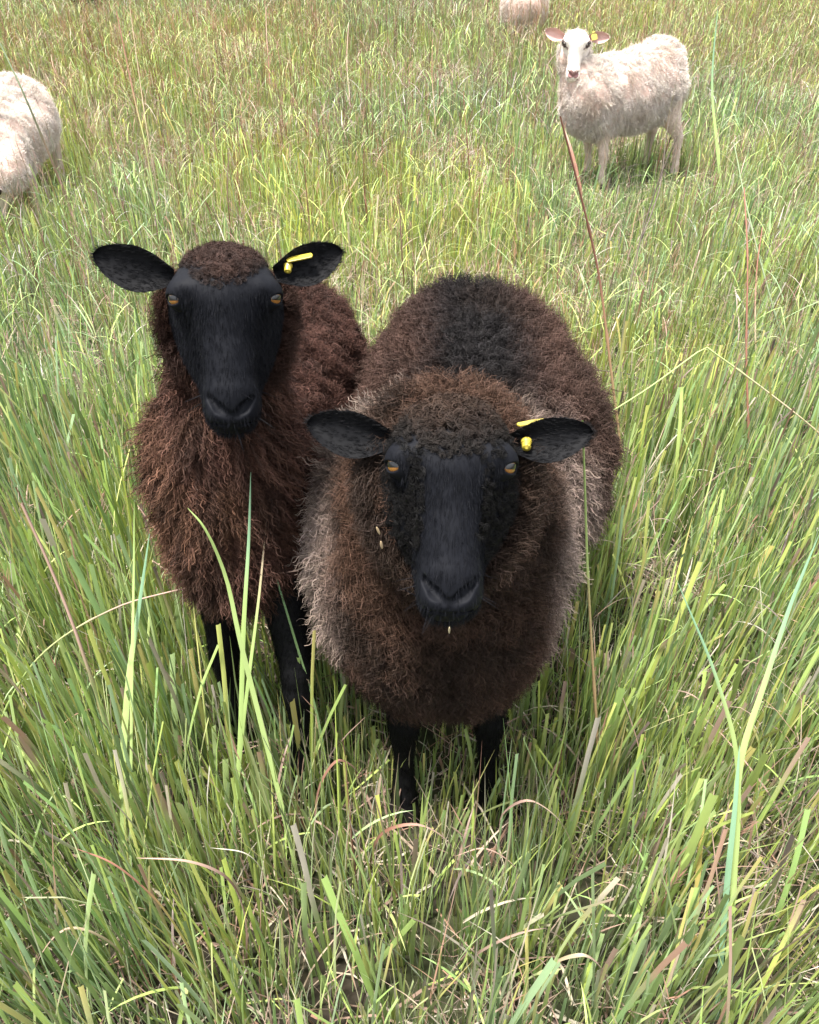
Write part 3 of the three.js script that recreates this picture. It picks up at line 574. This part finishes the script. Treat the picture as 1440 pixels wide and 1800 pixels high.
function arc(r, x, z, az, h, lean, droop, segs, kink = 0, y = 0) { // a blade's line from the ground
  const pts = [], dx = Math.cos(az), dz = Math.sin(az);
  let px = x, py = y - 0.006, pz = z, ang = Math.PI / 2 - lean * 0.35, st = h / segs;
  for (let i = 0; i <= segs; i++) { pts.push(V(px, py, pz)); ang -= (lean * 0.65 + droop * Math.pow(i / segs, 1.5) * 1.5) / segs; if (kink && i === Math.floor(segs * 0.55)) ang -= kink; px += Math.cos(ang) * st * dx + (r() - 0.5) * st * 0.06; py += Math.sin(ang) * st; pz += Math.cos(ang) * st * dz + (r() - 0.5) * st * 0.06; }
  return pts;
}
const pick = (l, r) => l[Math.floor(r() * l.length)];
const sideOf = az => V(-Math.sin(az), 0, Math.cos(az));
const TUFTS = {
  green(r, o, x, z, k, tint, y) { for (let i = 0; i < 10; i++) { const a = r() * 6.28, q = 0.055 * Math.sqrt(r()), az = r() * 6.28, g = tint(jit(pick(GREENS, r), r, 0.32)), cut = r() < 0.30; const tip = r() < 0.18 ? pick(DRIES, r) : r() < 0.10 ? [0.46, 0.40, 0.13] : g; leaf(arc(r, x + Math.cos(a) * q, z + Math.sin(a) * q, az, (0.14 + 0.26 * r()) * k, (0.02 + 0.28 * r() + (r() < 0.25 ? 0.7 * r() : 0)) * (o.lean || 1), cut ? 0.06 : 0.7 * r() * r() * r(), 5, 0, y), (0.0030 + 0.0072 * r() * r()) * o.wide, sideOf(az + (r() - 0.5)), g, tip, o, { cut, shift: 0.5 + 0.4 * r() }); } },
  fine(r, o, x, z, k, tint, y) { for (let i = 0; i < 15; i++) { const a = r() * 6.28, q = 0.07 * Math.sqrt(r()), az = r() * 6.28, g = tint(jit(pick(GREENS, r), r, 0.28)); leaf(arc(r, x + Math.cos(a) * q, z + Math.sin(a) * q, az, (0.1 + 0.2 * r()) * k, 0.05 + 0.5 * r() * r(), 0.5 * r() * r(), 4, 0, y), (0.0016 + 0.0022 * r()) * o.wide, sideOf(az), g, r() < 0.25 ? pick(DRIES, r) : g, o, { base: 0.8, flat: true }); } },
  dry(r, o, x, z, k, tint, y) { for (let i = 0; i < 8; i++) { const a = r() * 6.28, q = 0.07 * Math.sqrt(r()), az = r() * 6.28, g = jit(pick(DRIES, r), r, 0.3); leaf(arc(r, x + Math.cos(a) * q, z + Math.sin(a) * q, az, (0.1 + 0.24 * r()) * k, 0.3 + 0.6 * r(), 2.6 * r() * r(), 7, r() < 0.3 ? 0.8 * r() : 0, y), (0.0018 + 0.0045 * r() * r()) * o.wide, sideOf(az + (r() - 0.5)), g, jit(pick(DRIES, r), r), o, { base: 0.9, fold: 0.5 }); } },
  thatch(r, o, X, Z, k, tint, yg) { for (let i = 0; i < 14; i++) { const az = r() * 6.28, L = 0.05 + 0.14 * r(), x = X + (r() - 0.5) * 0.16, z = Z + (r() - 0.5) * 0.16, y = 0.004 + 0.09 * r() * r(), e = (r() - 0.45) * 0.6, bend = (r() - 0.5) * 0.06, pts = []; for (let k = 0; k <= 3; k++) { const t = k / 3 - 0.5; pts.push(V(x + Math.cos(az) * L * t - Math.sin(az) * bend * t * t * 4, yg + Math.max(0.003, y + e * L * t + 0.02 * (0.25 - t * t)), z + Math.sin(az) * L * t + Math.cos(az) * bend * t * t * 4)); } const g = jit(r() < 0.14 ? pick(GREENS, r) : pick(DRIES, r), r, 0.3); leaf(pts, (0.0018 + 0.0045 * r() * r()) * o.wide, sideOf(az).add(V(0, (r() - 0.5), 0)), g, g, o, { base: 0.8, flat: true }); } },
  stalk(r, o, x, z, k, tint, y) { for (let i = 0; i < 2; i++) {
    const az = r() * 6.28, h = (0.32 + 0.34 * r() * r()) * k, red = r(), c0 = red < 0.33 ? [0.26, 0.10, 0.06] : red < 0.48 ? [0.10, 0.075, 0.055] : red < 0.65 ? [0.40, 0.31, 0.17] : [0.22, 0.28, 0.10], c1 = r() < 0.35 ? [0.32, 0.16, 0.11] : [0.27, 0.30, 0.13];
    const pts = arc(r, x + (r() - 0.5) * 0.06, z + (r() - 0.5) * 0.06, az, h, 0.02 + 0.4 * r() * r(), 0.25 * r(), 7, 0, y);
    for (const e of [0, 1.57]) leaf(pts, (0.0020 + 0.0012 * r()) * o.wide, sideOf(az + e), jit(c0, r, 0.15), jit(c1, r, 0.15), o, { base: 1, flat: true });
    const p = pts[3], az2 = az + 1 + 4 * r(), lf = []; for (let k = 0; k <= 5; k++) { const t = k / 5; lf.push(V(p.x + Math.cos(az2) * 0.10 * t, p.y + 0.14 * t - 0.08 * t * t, p.z + Math.sin(az2) * 0.10 * t)); } const g = jit(r() < 0.35 ? pick(DRIES, r) : pick(GREENS, r), r, 0.2); leaf(lf, 0.0045 * o.wide, sideOf(az2), g, g, o, { base: 0.7 });
    if (r() < 0.4) { const e = pts[pts.length - 1]; for (let k = 0; k < 7; k++) { const b = V(...mix3(pts[5].toArray(), e.toArray(), 0.2 + 0.8 * r())), az3 = r() * 6.28, L = 0.03 * (0.5 + r()); leaf([b, b.clone().add(V(Math.cos(az3) * L * 0.3, L * 0.6, Math.sin(az3) * L * 0.3)), b.clone().add(V(Math.cos(az3) * L * 0.5, L, Math.sin(az3) * L * 0.5))], 0.0022 * o.wide, sideOf(az3), jit([0.28, 0.15, 0.10], r), jit([0.33, 0.2, 0.13], r), o, { base: 0.6, flat: true }); } }
  } },
};
// sheep that the tall blades must not grow through: [x, z, half width, half length, greatest height]
const FOOT = [[0.11, -1.27, 0.30, 0.46, 0.22], [-0.28, -1.32, 0.20, 0.42, 0.24], [0.06, -0.82, 0.22, 0.18, 0.22], [-0.28, -0.95, 0.17, 0.17, 0.34], [1.06, -4.02, 0.46, 0.36, 0.10], [-1.80, -3.86, 0.24, 0.46, 0.13], [-2.86, -8.55, 0.4, 0.4, 0.16]];
const capH = (x, z) => { let m = 9; for (const f of FOOT) if (((x - f[0]) / f[2]) ** 2 + ((z - f[1]) / f[3]) ** 2 < 1) m = Math.min(m, f[4]); return m; };
// one square of meadow; o.green and o.dead collect its blades
const CELL = 0.5;
function square(seed, x0, z0, real, lod) {
  const r = rng(seed), green = { pos: [], col: [], idx: [], wide: lod.wide, lean: lod.lean }, dead = { pos: [], col: [], idx: [], wide: lod.wide };
  for (const [kind, per, hk] of lod.mix) {
    let n = per * CELL * CELL; n = Math.floor(n) + (r() < n % 1 ? 1 : 0);
    for (let i = 0; i < n; i++) {
      const x = x0 + r() * CELL, z = z0 + r() * CELL, pn = real ? fbm(x * 1.1 + 20, z * 1.1 + 40) : fbm(x * 2.3 + seed * 7, z * 2.3), pc = real ? fbm(x * 0.8 + 3, z * 0.8 + 60) : fbm(x * 2 + 9 + seed * 3, z * 2);
      if (real && Math.hypot(x, z) < 0.22) continue;
      let k = hk * (0.45 + 1.0 * (kind === 'dry' ? 1 - pn : pn)) * (0.65 + 0.6 * r()); const cap = real ? capH(x, z) : 9; if (cap < 9) { if (kind === 'stalk') continue; k = Math.min(k, cap / 0.36 * (0.6 + 0.5 * r())); }
      const t = mix3([0.94, 1.0, 1.15], [1.14, 1.05, 0.80], sstep(0.33, 0.67, pc + 0.3 * (r() - 0.5))), b = 0.82 + 0.36 * r(), tint = c => [c[0] * t[0] * b, c[1] * t[1] * b, c[2] * t[2] * b];
      TUFTS[kind](r, kind === 'dry' || kind === 'thatch' ? dead : green, x, z, k, tint, real ? gh(x, z) : 0);
    }
  }
  return [built(green), built(dead)];
}
const NEAR = { wide: 1.25, lean: 0.6, mix: [['green', 480, 1.0], ['fine', 110, 0.95], ['dry', 100, 0.95], ['thatch', 60, 1], ['stalk', 36, 0.95]] };
const MID = { wide: 0.95, mix: [['green', 360, 0.68], ['fine', 220, 0.70], ['dry', 140, 0.75], ['thatch', 110, 1], ['stalk', 100, 1.05]] };
const FAR = { wide: 1.1, mix: [['green', 280, 0.54], ['fine', 300, 0.60], ['dry', 170, 0.66], ['thatch', 80, 1], ['stalk', 150, 0.98]] };
{
  const grass = new THREE.Group(), litter = new THREE.Group();
  grass.name = 'meadow_grass'; litter.name = 'dead_grass';
  tag(grass, 'green and yellow-green grass blades covering the meadow', 'grass', null, 'stuff'); tag(litter, 'curled tan and pinkish dead grass among the green blades', 'dead grass', null, 'stuff');
  scene.add(grass, litter);
  const add = (parent, o, name) => { o.name = name; o.userData.kind = 'stuff'; shadow(o); parent.add(o); };
  const lots = { mid: [], far: [] }, pr = rng(77);
  for (let j = -24; j < 1; j++) for (let i = -18; i < 18; i++) {
    const x = i * CELL, z = j * CELL, d = -(z + CELL / 2), half = 0.53 * (Math.max(0, d) * 0.755 + 0.95) + 0.55;
    if (Math.abs(x + CELL / 2) > half + CELL * 0.5) continue;
    const feet = FOOT.some(f => Math.abs(x + CELL / 2 - f[0]) < f[2] + CELL / 2 && Math.abs(z + CELL / 2 - f[1]) < f[3] + CELL / 2);
    if (feet || (d < 1.8 && d > 0.2)) { const [a, b] = square(9000 + j * 40 + i, x, z, true, d < 2.5 ? NEAR : d < 5 ? MID : FAR); add(grass, new THREE.Mesh(a, leafMat), 'grass_blades'); add(litter, new THREE.Mesh(b, dryMat), 'dead_leaves'); }
    else lots[d < 4.2 ? 'mid' : 'far'].push([x + CELL / 2, z + CELL / 2]);
  }
  for (const [key, lod, count] of [['mid', MID, 9], ['far', FAR, 8]]) {
    const sets = Array.from({ length: count }, () => []), m = new THREE.Matrix4(), q = new THREE.Quaternion();
    lots[key].forEach(([x, z]) => {
      const pc = fbm(x * 0.6 + 3, z * 0.6 + 60), t = mix3([0.95, 1.0, 1.2], [1.10, 1.03, 0.86], sstep(0.35, 0.65, pc)), b = 0.9 + 0.2 * pr();
      q.setFromAxisAngle(V(0, 1, 0), Math.floor(pr() * 4) * Math.PI / 2); const sx = pr() < 0.5 ? -1 : 1, h = 0.72 + 0.5 * fbm(x * 0.7 + 20, z * 0.7 + 40) + 0.15 * pr();
      m.compose(V(x, gh(x, z), z), q, V(1.06 * sx, h, 1.06)); sets[Math.floor(pr() * count)].push([m.toArray(), [t[0] * b, t[1] * b, t[2] * b]]);
    });
    sets.forEach((s, v) => {
      if (!s.length) return;
      const gs = square(500 + v + (key === 'far' ? 50 : 0), -CELL / 2, -CELL / 2, false, lod);
      gs.forEach((g, k) => { const im = new THREE.InstancedMesh(g, k ? dryMat : leafMat, s.length); s.forEach((e, i) => im.instanceMatrix.array.set(e[0], i * 16)); im.instanceColor = new THREE.InstancedBufferAttribute(new Float32Array(s.flatMap(e => k ? [e[1][1], e[1][1], e[1][1]] : e[1])), 3); add(k ? litter : grass, im, k ? 'dead_leaves' : 'grass_blades'); });
    });
  }
}
//STEMS
// ---------------------------------------------------------------- single stalks, blades and dead leaves that stand out
const plantMat = new THREE.MeshPhysicalMaterial({ vertexColors: true, roughness: 0.8, transmission: 0.12, thickness: 0, side: THREE.DoubleSide });
const stemMat = new THREE.MeshStandardMaterial({ vertexColors: true, roughness: 0.75 });
const GREEN = [0.24, 0.33, 0.10], BLUE = [0.17, 0.30, 0.18], PALE = [0.29, 0.38, 0.13], RED = [0.20, 0.085, 0.055], TAN = [0.40, 0.32, 0.21], ROSE = [0.34, 0.22, 0.175], DUSK = [0.085, 0.065, 0.05], GOLD = [0.42, 0.34, 0.10];
const spot = l => l.map(([px, py, h]) => { const p = P(px, py, h); if (h <= 0) p.y = gh(p.x, p.z) - 0.01; return p; });
function finish(g, name, label, category, group, at, mat = plantMat) {
  const m = shadow(new THREE.Mesh(g.translate(-at.x, -at.y, -at.z), mat)); m.name = numbered(name); m.position.copy(at); tag(m, label, category, group, 'thing'); scene.add(m); return m;
}
function bladeGeo(pts, w, c0, c1, o = {}) {
  const out = { pos: [], col: [], idx: [] }, curve = new THREE.CatmullRomCurve3(pts), n = o.n || 22, d = pts[pts.length - 1].clone().sub(pts[0]);
  const side = o.side ? V(...o.side) : V(1, 0, 0.25);
  leaf(curve.getPoints(n), w, side, c0, c1, out, { fold: 0.35, base: 0.6, shift: 0.7, ...o }); return built(out);
}
function stemGeo(pts, r0, r1, c0, c1, nodes = []) {
  const curve = new THREE.CatmullRomCurve3(pts), n = 40, k = 7, g = new THREE.TubeGeometry(curve, n, 1, k, false), p = g.attributes.position, c = [], ctr = V(), v = V();
  for (let i = 0; i <= n; i++) {
    const t = i / n; curve.getPointAt(t, ctr); let rr = mix(r0, r1, t); for (const q of nodes) rr *= 1 + 0.45 * Math.exp(-(((t - q) / 0.012) ** 2));
    const col = mix3(c0, c1, sstep(0.35, 0.75, t + 0.2 * (noise(t * 9, r0 * 5e4) - 0.5)));
    for (let j = 0; j <= k; j++) { const a = i * (k + 1) + j; v.fromBufferAttribute(p, a).sub(ctr).multiplyScalar(rr).add(ctr); p.setXYZ(a, v.x, v.y, v.z); c.push(...col); }
  }
  g.setAttribute('color', new THREE.Float32BufferAttribute(c, 3)); g.deleteAttribute('uv'); return g;
}
function blade(label, pts, w, c0, c1, o = {}) { const q = spot(pts); return finish(bladeGeo(q, w, c0, c1, o), o.name || 'tall_grass', label, 'grass', o.group || 'tall single grass blades', q[0]); }
function stalk(label, pts, r0, c0, c1, o = {}) { const q = spot(pts); return finish(stemGeo(q, r0, r0 * (o.taper || 0.45), c0, c1, o.nodes || [0.3, 0.6]), 'grass_stalk', label, 'grass stalk', 'tall single grass stalks', q[0], stemMat); }
blade('broad pale green upright blade beside the brown sheep', [[224, 1610, 0], [214, 1390, 0.22], [226, 1190, 0.40], [242, 1080, 0.49], [263, 938, 0.62]], 0.016, PALE, BLUE);
blade('narrow light green blade rising past the brown sheep, beside a broad pale one', [[226, 1610, 0], [231, 1220, 0.38], [235, 1000, 0.56], [236, 880, 0.66]], 0.007, PALE, GREEN);
stalk('stalk leaning away from the brown sheep with a reddish-tan upper half', [[217, 1560, 0], [190, 1300, 0.22], [140, 1130, 0.42], [90, 1000, 0.55], [38, 885, 0.66]], 0.0042, GREEN, ROSE, { nodes: [0.25, 0.55] });
blade('long yellow-green stalk-like blade crossing in front of the brown sheep', [[546, 1650, 0], [500, 1440, 0.2], [450, 1240, 0.40], [420, 1120, 0.52], [395, 1010, 0.62], [357, 925, 0.70], [330, 893, 0.72]], 0.012, PALE, GREEN);
blade('wide blue-green blade standing before the chest of the brown sheep', [[395, 1600, 0], [420, 1330, 0.28], [428, 1100, 0.50], [437, 950, 0.62], [441, 830, 0.74]], 0.011, GREEN, BLUE);
blade('slim green blade before the chest of the brown sheep with a tan tip', [[400, 1560, 0], [430, 1250, 0.34], [455, 1050, 0.50], [470, 900, 0.62]], 0.008, GREEN, TAN);
blade('dark green blade leaning from the front sheep across the brown chest', [[585, 1430, 0], [560, 1270, 0.20], [520, 1130, 0.36], [480, 1000, 0.50], [442, 895, 0.60]], 0.007, [0.13, 0.21, 0.08], BLUE);
stalk('thin stalk lying level across the knees of the brown sheep', [[-60, 1400, 0], [60, 1165, 0.32], [200, 1070, 0.44], [300, 1040, 0.47], [400, 1020, 0.49], [525, 1003, 0.50]], 0.0022, GREEN, ROSE);
{ // an open seed head
  const q = spot([[385, 1500, 0], [360, 1250, 0.24], [338, 1040, 0.43]]), G = new THREE.Group(); G.name = 'grass_panicle'; G.position.copy(q[0]); tag(G, 'open seed head on hair-thin branches beside the brown sheep', 'grass seed head'); scene.add(G);
  const part = (g, name) => { const m = shadow(new THREE.Mesh(g.translate(-q[0].x, -q[0].y, -q[0].z), stemMat)); m.name = name; G.add(m); return m; };
  part(stemGeo(q, 0.0022, 0.0012, GREEN, [0.36, 0.36, 0.12]), 'stem');
  for (const [px, py, h] of [[242, 888, 0.56], [268, 985, 0.49], [316, 868, 0.59], [338, 905, 0.55], [345, 965, 0.50], [300, 930, 0.53]]) {
    const b = [q[2], ...spot([[mix(338, px, 0.5), mix(1040, py, 0.55), mix(0.43, h, 0.55)], [px, py, h]])]; part(stemGeo(b, 0.0014, 0.0008, GREEN, ROSE, []), 'branch');
    const seeds = []; for (let k = 0; k < 5; k++) { const e = new THREE.SphereGeometry(0.0016, 6, 5); e.scale(1, 2, 1); const t = 0.55 + 0.1 * k; const p = b[1].clone().lerp(b[2], (t - 0.5) * 2); e.translate(p.x + 0.002 * (k % 2 ? 1 : -1), p.y, p.z); e.deleteAttribute('uv'); seeds.push(colour(e, () => TAN)); }
    part(mergeGeometries(seeds), 'seeds').userData.kind = 'stuff';
  }
}
stalk('thin light green stalk rising past the tagged ear of the front sheep', [[1056, 1440, 0], [1050, 1300, 0.17], [1041, 1150, 0.35], [1033, 1000, 0.53], [1028, 850, 0.71], [1024, 740, 0.84]], 0.0030, [0.30, 0.20, 0.10], PALE, { nodes: [0.35, 0.62] });
stalk('tall reddish stalk standing behind the flank of the front sheep', [[1105, 925, 0], [1092, 800, 0.18], [1074, 650, 0.40], [1052, 480, 0.62], [1020, 340, 0.80], [985, 205, 0.96]], 0.0042, [0.30, 0.20, 0.10], RED, { nodes: [0.2, 0.5, 0.75] });
stalk('dark brown weed stalk curving up towards the standing white sheep', [[1085, 830, 0], [1090, 640, 0.26], [1108, 500, 0.46], [1135, 390, 0.60], [1165, 300, 0.72], [1190, 240, 0.80]], 0.0035, [0.15, 0.15, 0.07], DUSK);
stalk('short dark side shoot of a weed below the standing white sheep', [[1128, 420, 0.56], [1160, 330, 0.65], [1170, 250, 0.74], [1178, 200, 0.80]], 0.0022, DUSK, DUSK);
blade('wide blue-green blade arching outward at the open right of the front sheep', [[1276, 1795, 0], [1290, 1560, 0.20], [1302, 1340, 0.40], [1345, 1200, 0.51], [1395, 1050, 0.62], [1440, 940, 0.70]], 0.013, PALE, BLUE);
blade('blue-green blade bending back towards the front sheep from a shared root', [[1272, 1795, 0], [1298, 1360, 0.37], [1262, 1200, 0.51], [1190, 1020, 0.65]], 0.009, PALE, BLUE);
blade('straight blue-grey blade standing tall in the near grass', [[1262, 1800, 0], [1278, 1560, 0.22], [1294, 1400, 0.36], [1300, 1310, 0.43]], 0.012, BLUE, BLUE);
stalk('tan stalk bent to a roof shape behind the front sheep', [[1560, 880, 0], [1440, 762, 0.22], [1340, 682, 0.35], [1252, 618, 0.445], [1240, 610, 0.455], [1228, 618, 0.445], [1140, 682, 0.37], [1045, 742, 0.30]], 0.0024, TAN, PALE, { taper: 0.8 });
stalk('tall grey-green stalk leaning over the grazing white sheep', [[150, 440, 0], [118, 350, 0.20], [82, 260, 0.42], [42, 165, 0.62], [0, 75, 0.78]], 0.0062, ROSE, [0.17, 0.21, 0.12]);
stalk('rust-red stalk standing alone behind the brown sheep', [[286, 480, 0], [275, 370, 0.24], [256, 255, 0.46], [236, 170, 0.60], [205, 20, 0.85]], 0.0040, GREEN, RED, { nodes: [0.4, 0.7] });
stalk('thin tan stalk close to a rust-red one behind the brown sheep', [[300, 450, 0], [262, 250, 0.42], [246, 140, 0.60], [228, 10, 0.82]], 0.0024, [0.26, 0.20, 0.12], [0.28, 0.20, 0.13]);
blade('rust-brown blade in front of the legs of the standing white sheep', [[1032, 390, 0], [1018, 320, 0.13], [1002, 255, 0.25], [984, 208, 0.33]], 0.020, RED, ROSE, { name: 'withered_grass' });
blade('tall blue-green blade just behind the standing white sheep', [[1272, 400, 0], [1264, 290, 0.24], [1252, 150, 0.52], [1262, 10, 0.80]], 0.018, GREEN, BLUE);
stalk('dark weed stalk before the hind legs of the standing white sheep', [[1158, 350, 0], [1165, 290, 0.10], [1180, 240, 0.20], [1205, 190, 0.30]], 0.0055, [0.10, 0.075, 0.06], DUSK);
stalk('tall brick-red stalk in the open grass beyond the flank of the front sheep', [[1322, 900, 0], [1316, 760, 0.20], [1312, 620, 0.38], [1314, 450, 0.58], [1308, 330, 0.70]], 0.0036, RED, RED, { nodes: [0.3, 0.55, 0.8] });
stalk('short tan-red stalk beside a taller brick-red one', [[1335, 700, 0], [1328, 600, 0.16], [1330, 480, 0.33], [1340, 400, 0.43]], 0.0036, TAN, RED);
stalk('grey-green stalk crossing behind a brick-red one', [[1400, 690, 0], [1345, 490, 0.30], [1312, 360, 0.46], [1290, 250, 0.58]], 0.0034, [0.16, 0.20, 0.11], [0.16, 0.20, 0.11]);
stalk('dark brown stalk bowed low behind the ear of the front sheep', [[1200, 800, 0], [1165, 710, 0.13], [1115, 662, 0.20], [1045, 650, 0.22]], 0.0030, [0.16, 0.13, 0.06], DUSK);
for (const [a, b, c] of [[540, 330, 0], [470, 60, 1], [640, 300, 2], [610, 90, 3], [820, 210, 4], [705, 400, 5], [760, 120, 6], [400, 310, 7]])
  stalk('slim reddish stalk in the open meadow behind the two dark sheep', [[a + 8, b + 150, 0], [a + 5, b + 90, 0.16], [a, b + 20, 0.33], [a - 6 + 3 * (c % 4), b - 50, 0.48]], 0.0032, c % 3 ? RED : TAN, c % 2 ? ROSE : RED);
const dead = (label, pts, w, c0, c1, group) => blade(label, pts.map(([a, b, h]) => [a, b, h * 1.75]), w * 1.1, c0, c1, { name: 'withered_grass', group, base: 0.95, fold: 0.5, n: 26, side: [0.3, 0.35, 0.9], shift: 0.5 });
const CURL = 'curled pinkish-tan dead leaf in the near grass before the sheep';
dead('arched red-brown dead leaf beside the foreleg of the brown sheep', [[556, 1530, 0], [552, 1440, 0.12], [565, 1370, 0.19], [595, 1335, 0.22], [625, 1350, 0.20], [640, 1420, 0.13], [632, 1500, 0.05]], 0.008, RED, [0.17, 0.08, 0.055], 'arched red-brown leaves');
dead('arched red-brown dead leaf before the hooves of the front sheep', [[655, 1570, 0], [652, 1500, 0.10], [680, 1458, 0.16], [735, 1448, 0.18], [785, 1475, 0.15], [806, 1530, 0.08], [800, 1590, 0.03]], 0.007, RED, ROSE, 'arched red-brown leaves');
dead('long arched rose-brown dead leaf with a dark brown foot', [[430, 1705, 0], [427, 1600, 0.13], [392, 1540, 0.20], [330, 1515, 0.23], [240, 1508, 0.23]], 0.010, [0.17, 0.08, 0.055], ROSE, 'arched red-brown leaves');
dead('arched dead leaf turning from golden foot to red-brown tip', [[372, 1765, 0], [320, 1650, 0.15], [270, 1580, 0.20], [200, 1520, 0.23], [130, 1490, 0.23]], 0.008, GOLD, RED, 'arched red-brown leaves');
dead(CURL, [[946, 1665, 0], [930, 1580, 0.07], [900, 1520, 0.12], [850, 1492, 0.14], [800, 1505, 0.13]], 0.007, TAN, ROSE, 'curled tan leaves');
dead(CURL, [[1020, 1590, 0], [1010, 1510, 0.10], [980, 1440, 0.18], [930, 1408, 0.21], [885, 1430, 0.17], [878, 1485, 0.10]], 0.007, TAN, ROSE, 'curled tan leaves');
dead(CURL, [[1066, 1790, 0], [1060, 1710, 0.11], [1025, 1680, 0.15], [980, 1690, 0.12], [965, 1730, 0.05]], 0.008, ROSE, TAN, 'curled tan leaves');
dead(CURL, [[235, 1740, 0], [190, 1655, 0.13], [125, 1632, 0.16], [72, 1680, 0.12], [52, 1790, 0.02]], 0.006, TAN, ROSE, 'curled tan leaves');
dead('thin whitish dead leaf bowed over in the near grass', [[482, 1620, 0], [470, 1550, 0.10], [430, 1500, 0.16], [370, 1490, 0.17]], 0.005, TAN, [0.55, 0.50, 0.42], 'curled tan leaves');
dead('wide pinkish-grey dead leaf slanting up out of the near grass', [[152, 1730, 0], [92, 1630, 0.13], [42, 1550, 0.22], [0, 1500, 0.27]], 0.010, ROSE, [0.30, 0.21, 0.18], 'curled tan leaves');
dead(CURL, [[1380, 1560, 0], [1340, 1500, 0.08], [1300, 1478, 0.12], [1255, 1490, 0.12]], 0.006, TAN, TAN, 'curled tan leaves');
dead(CURL, [[1195, 1690, 0], [1150, 1640, 0.08], [1100, 1560, 0.13], [1060, 1550, 0.13]], 0.006, TAN, ROSE, 'curled tan leaves');
blade('yellowing upright blade with a green foot in the near grass', [[1222, 1690, 0], [1226, 1560, 0.14], [1236, 1430, 0.27]], 0.008, GOLD, GOLD, { cut: true, base: 0.9 });
// seed husks caught in the wool of the front sheep's cheek
for (const [x, y, z, a] of [[-0.0345, 0.842, -0.668, 0.3], [-0.031, 0.828, -0.660, 0.1]]) {
  const g = new THREE.SphereGeometry(0.0026, 10, 8); g.scale(0.6, 2.4, 0.4); g.rotateZ(a); g.deleteAttribute('uv'); colour(g, () => [0.30, 0.22, 0.13]);
  finish(g.translate(x, y, z), 'seed_husk', 'tan seed husk caught in the cheek wool of the front sheep', 'seed', 'seed husks on the cheek', V(x, y, z), stemMat);
}
{ const g = new THREE.SphereGeometry(0.0022, 10, 8); g.scale(0.5, 2.6, 0.4); g.deleteAttribute('uv'); colour(g, () => [0.42, 0.36, 0.22]); finish(g.translate(0.044, 0.757, -0.598), 'seed_husk', 'pale seed husk hanging at the mouth of the front sheep', 'seed', null, V(0.044, 0.757, -0.598), stemMat); }
//END
renderer.render(scene, camera);
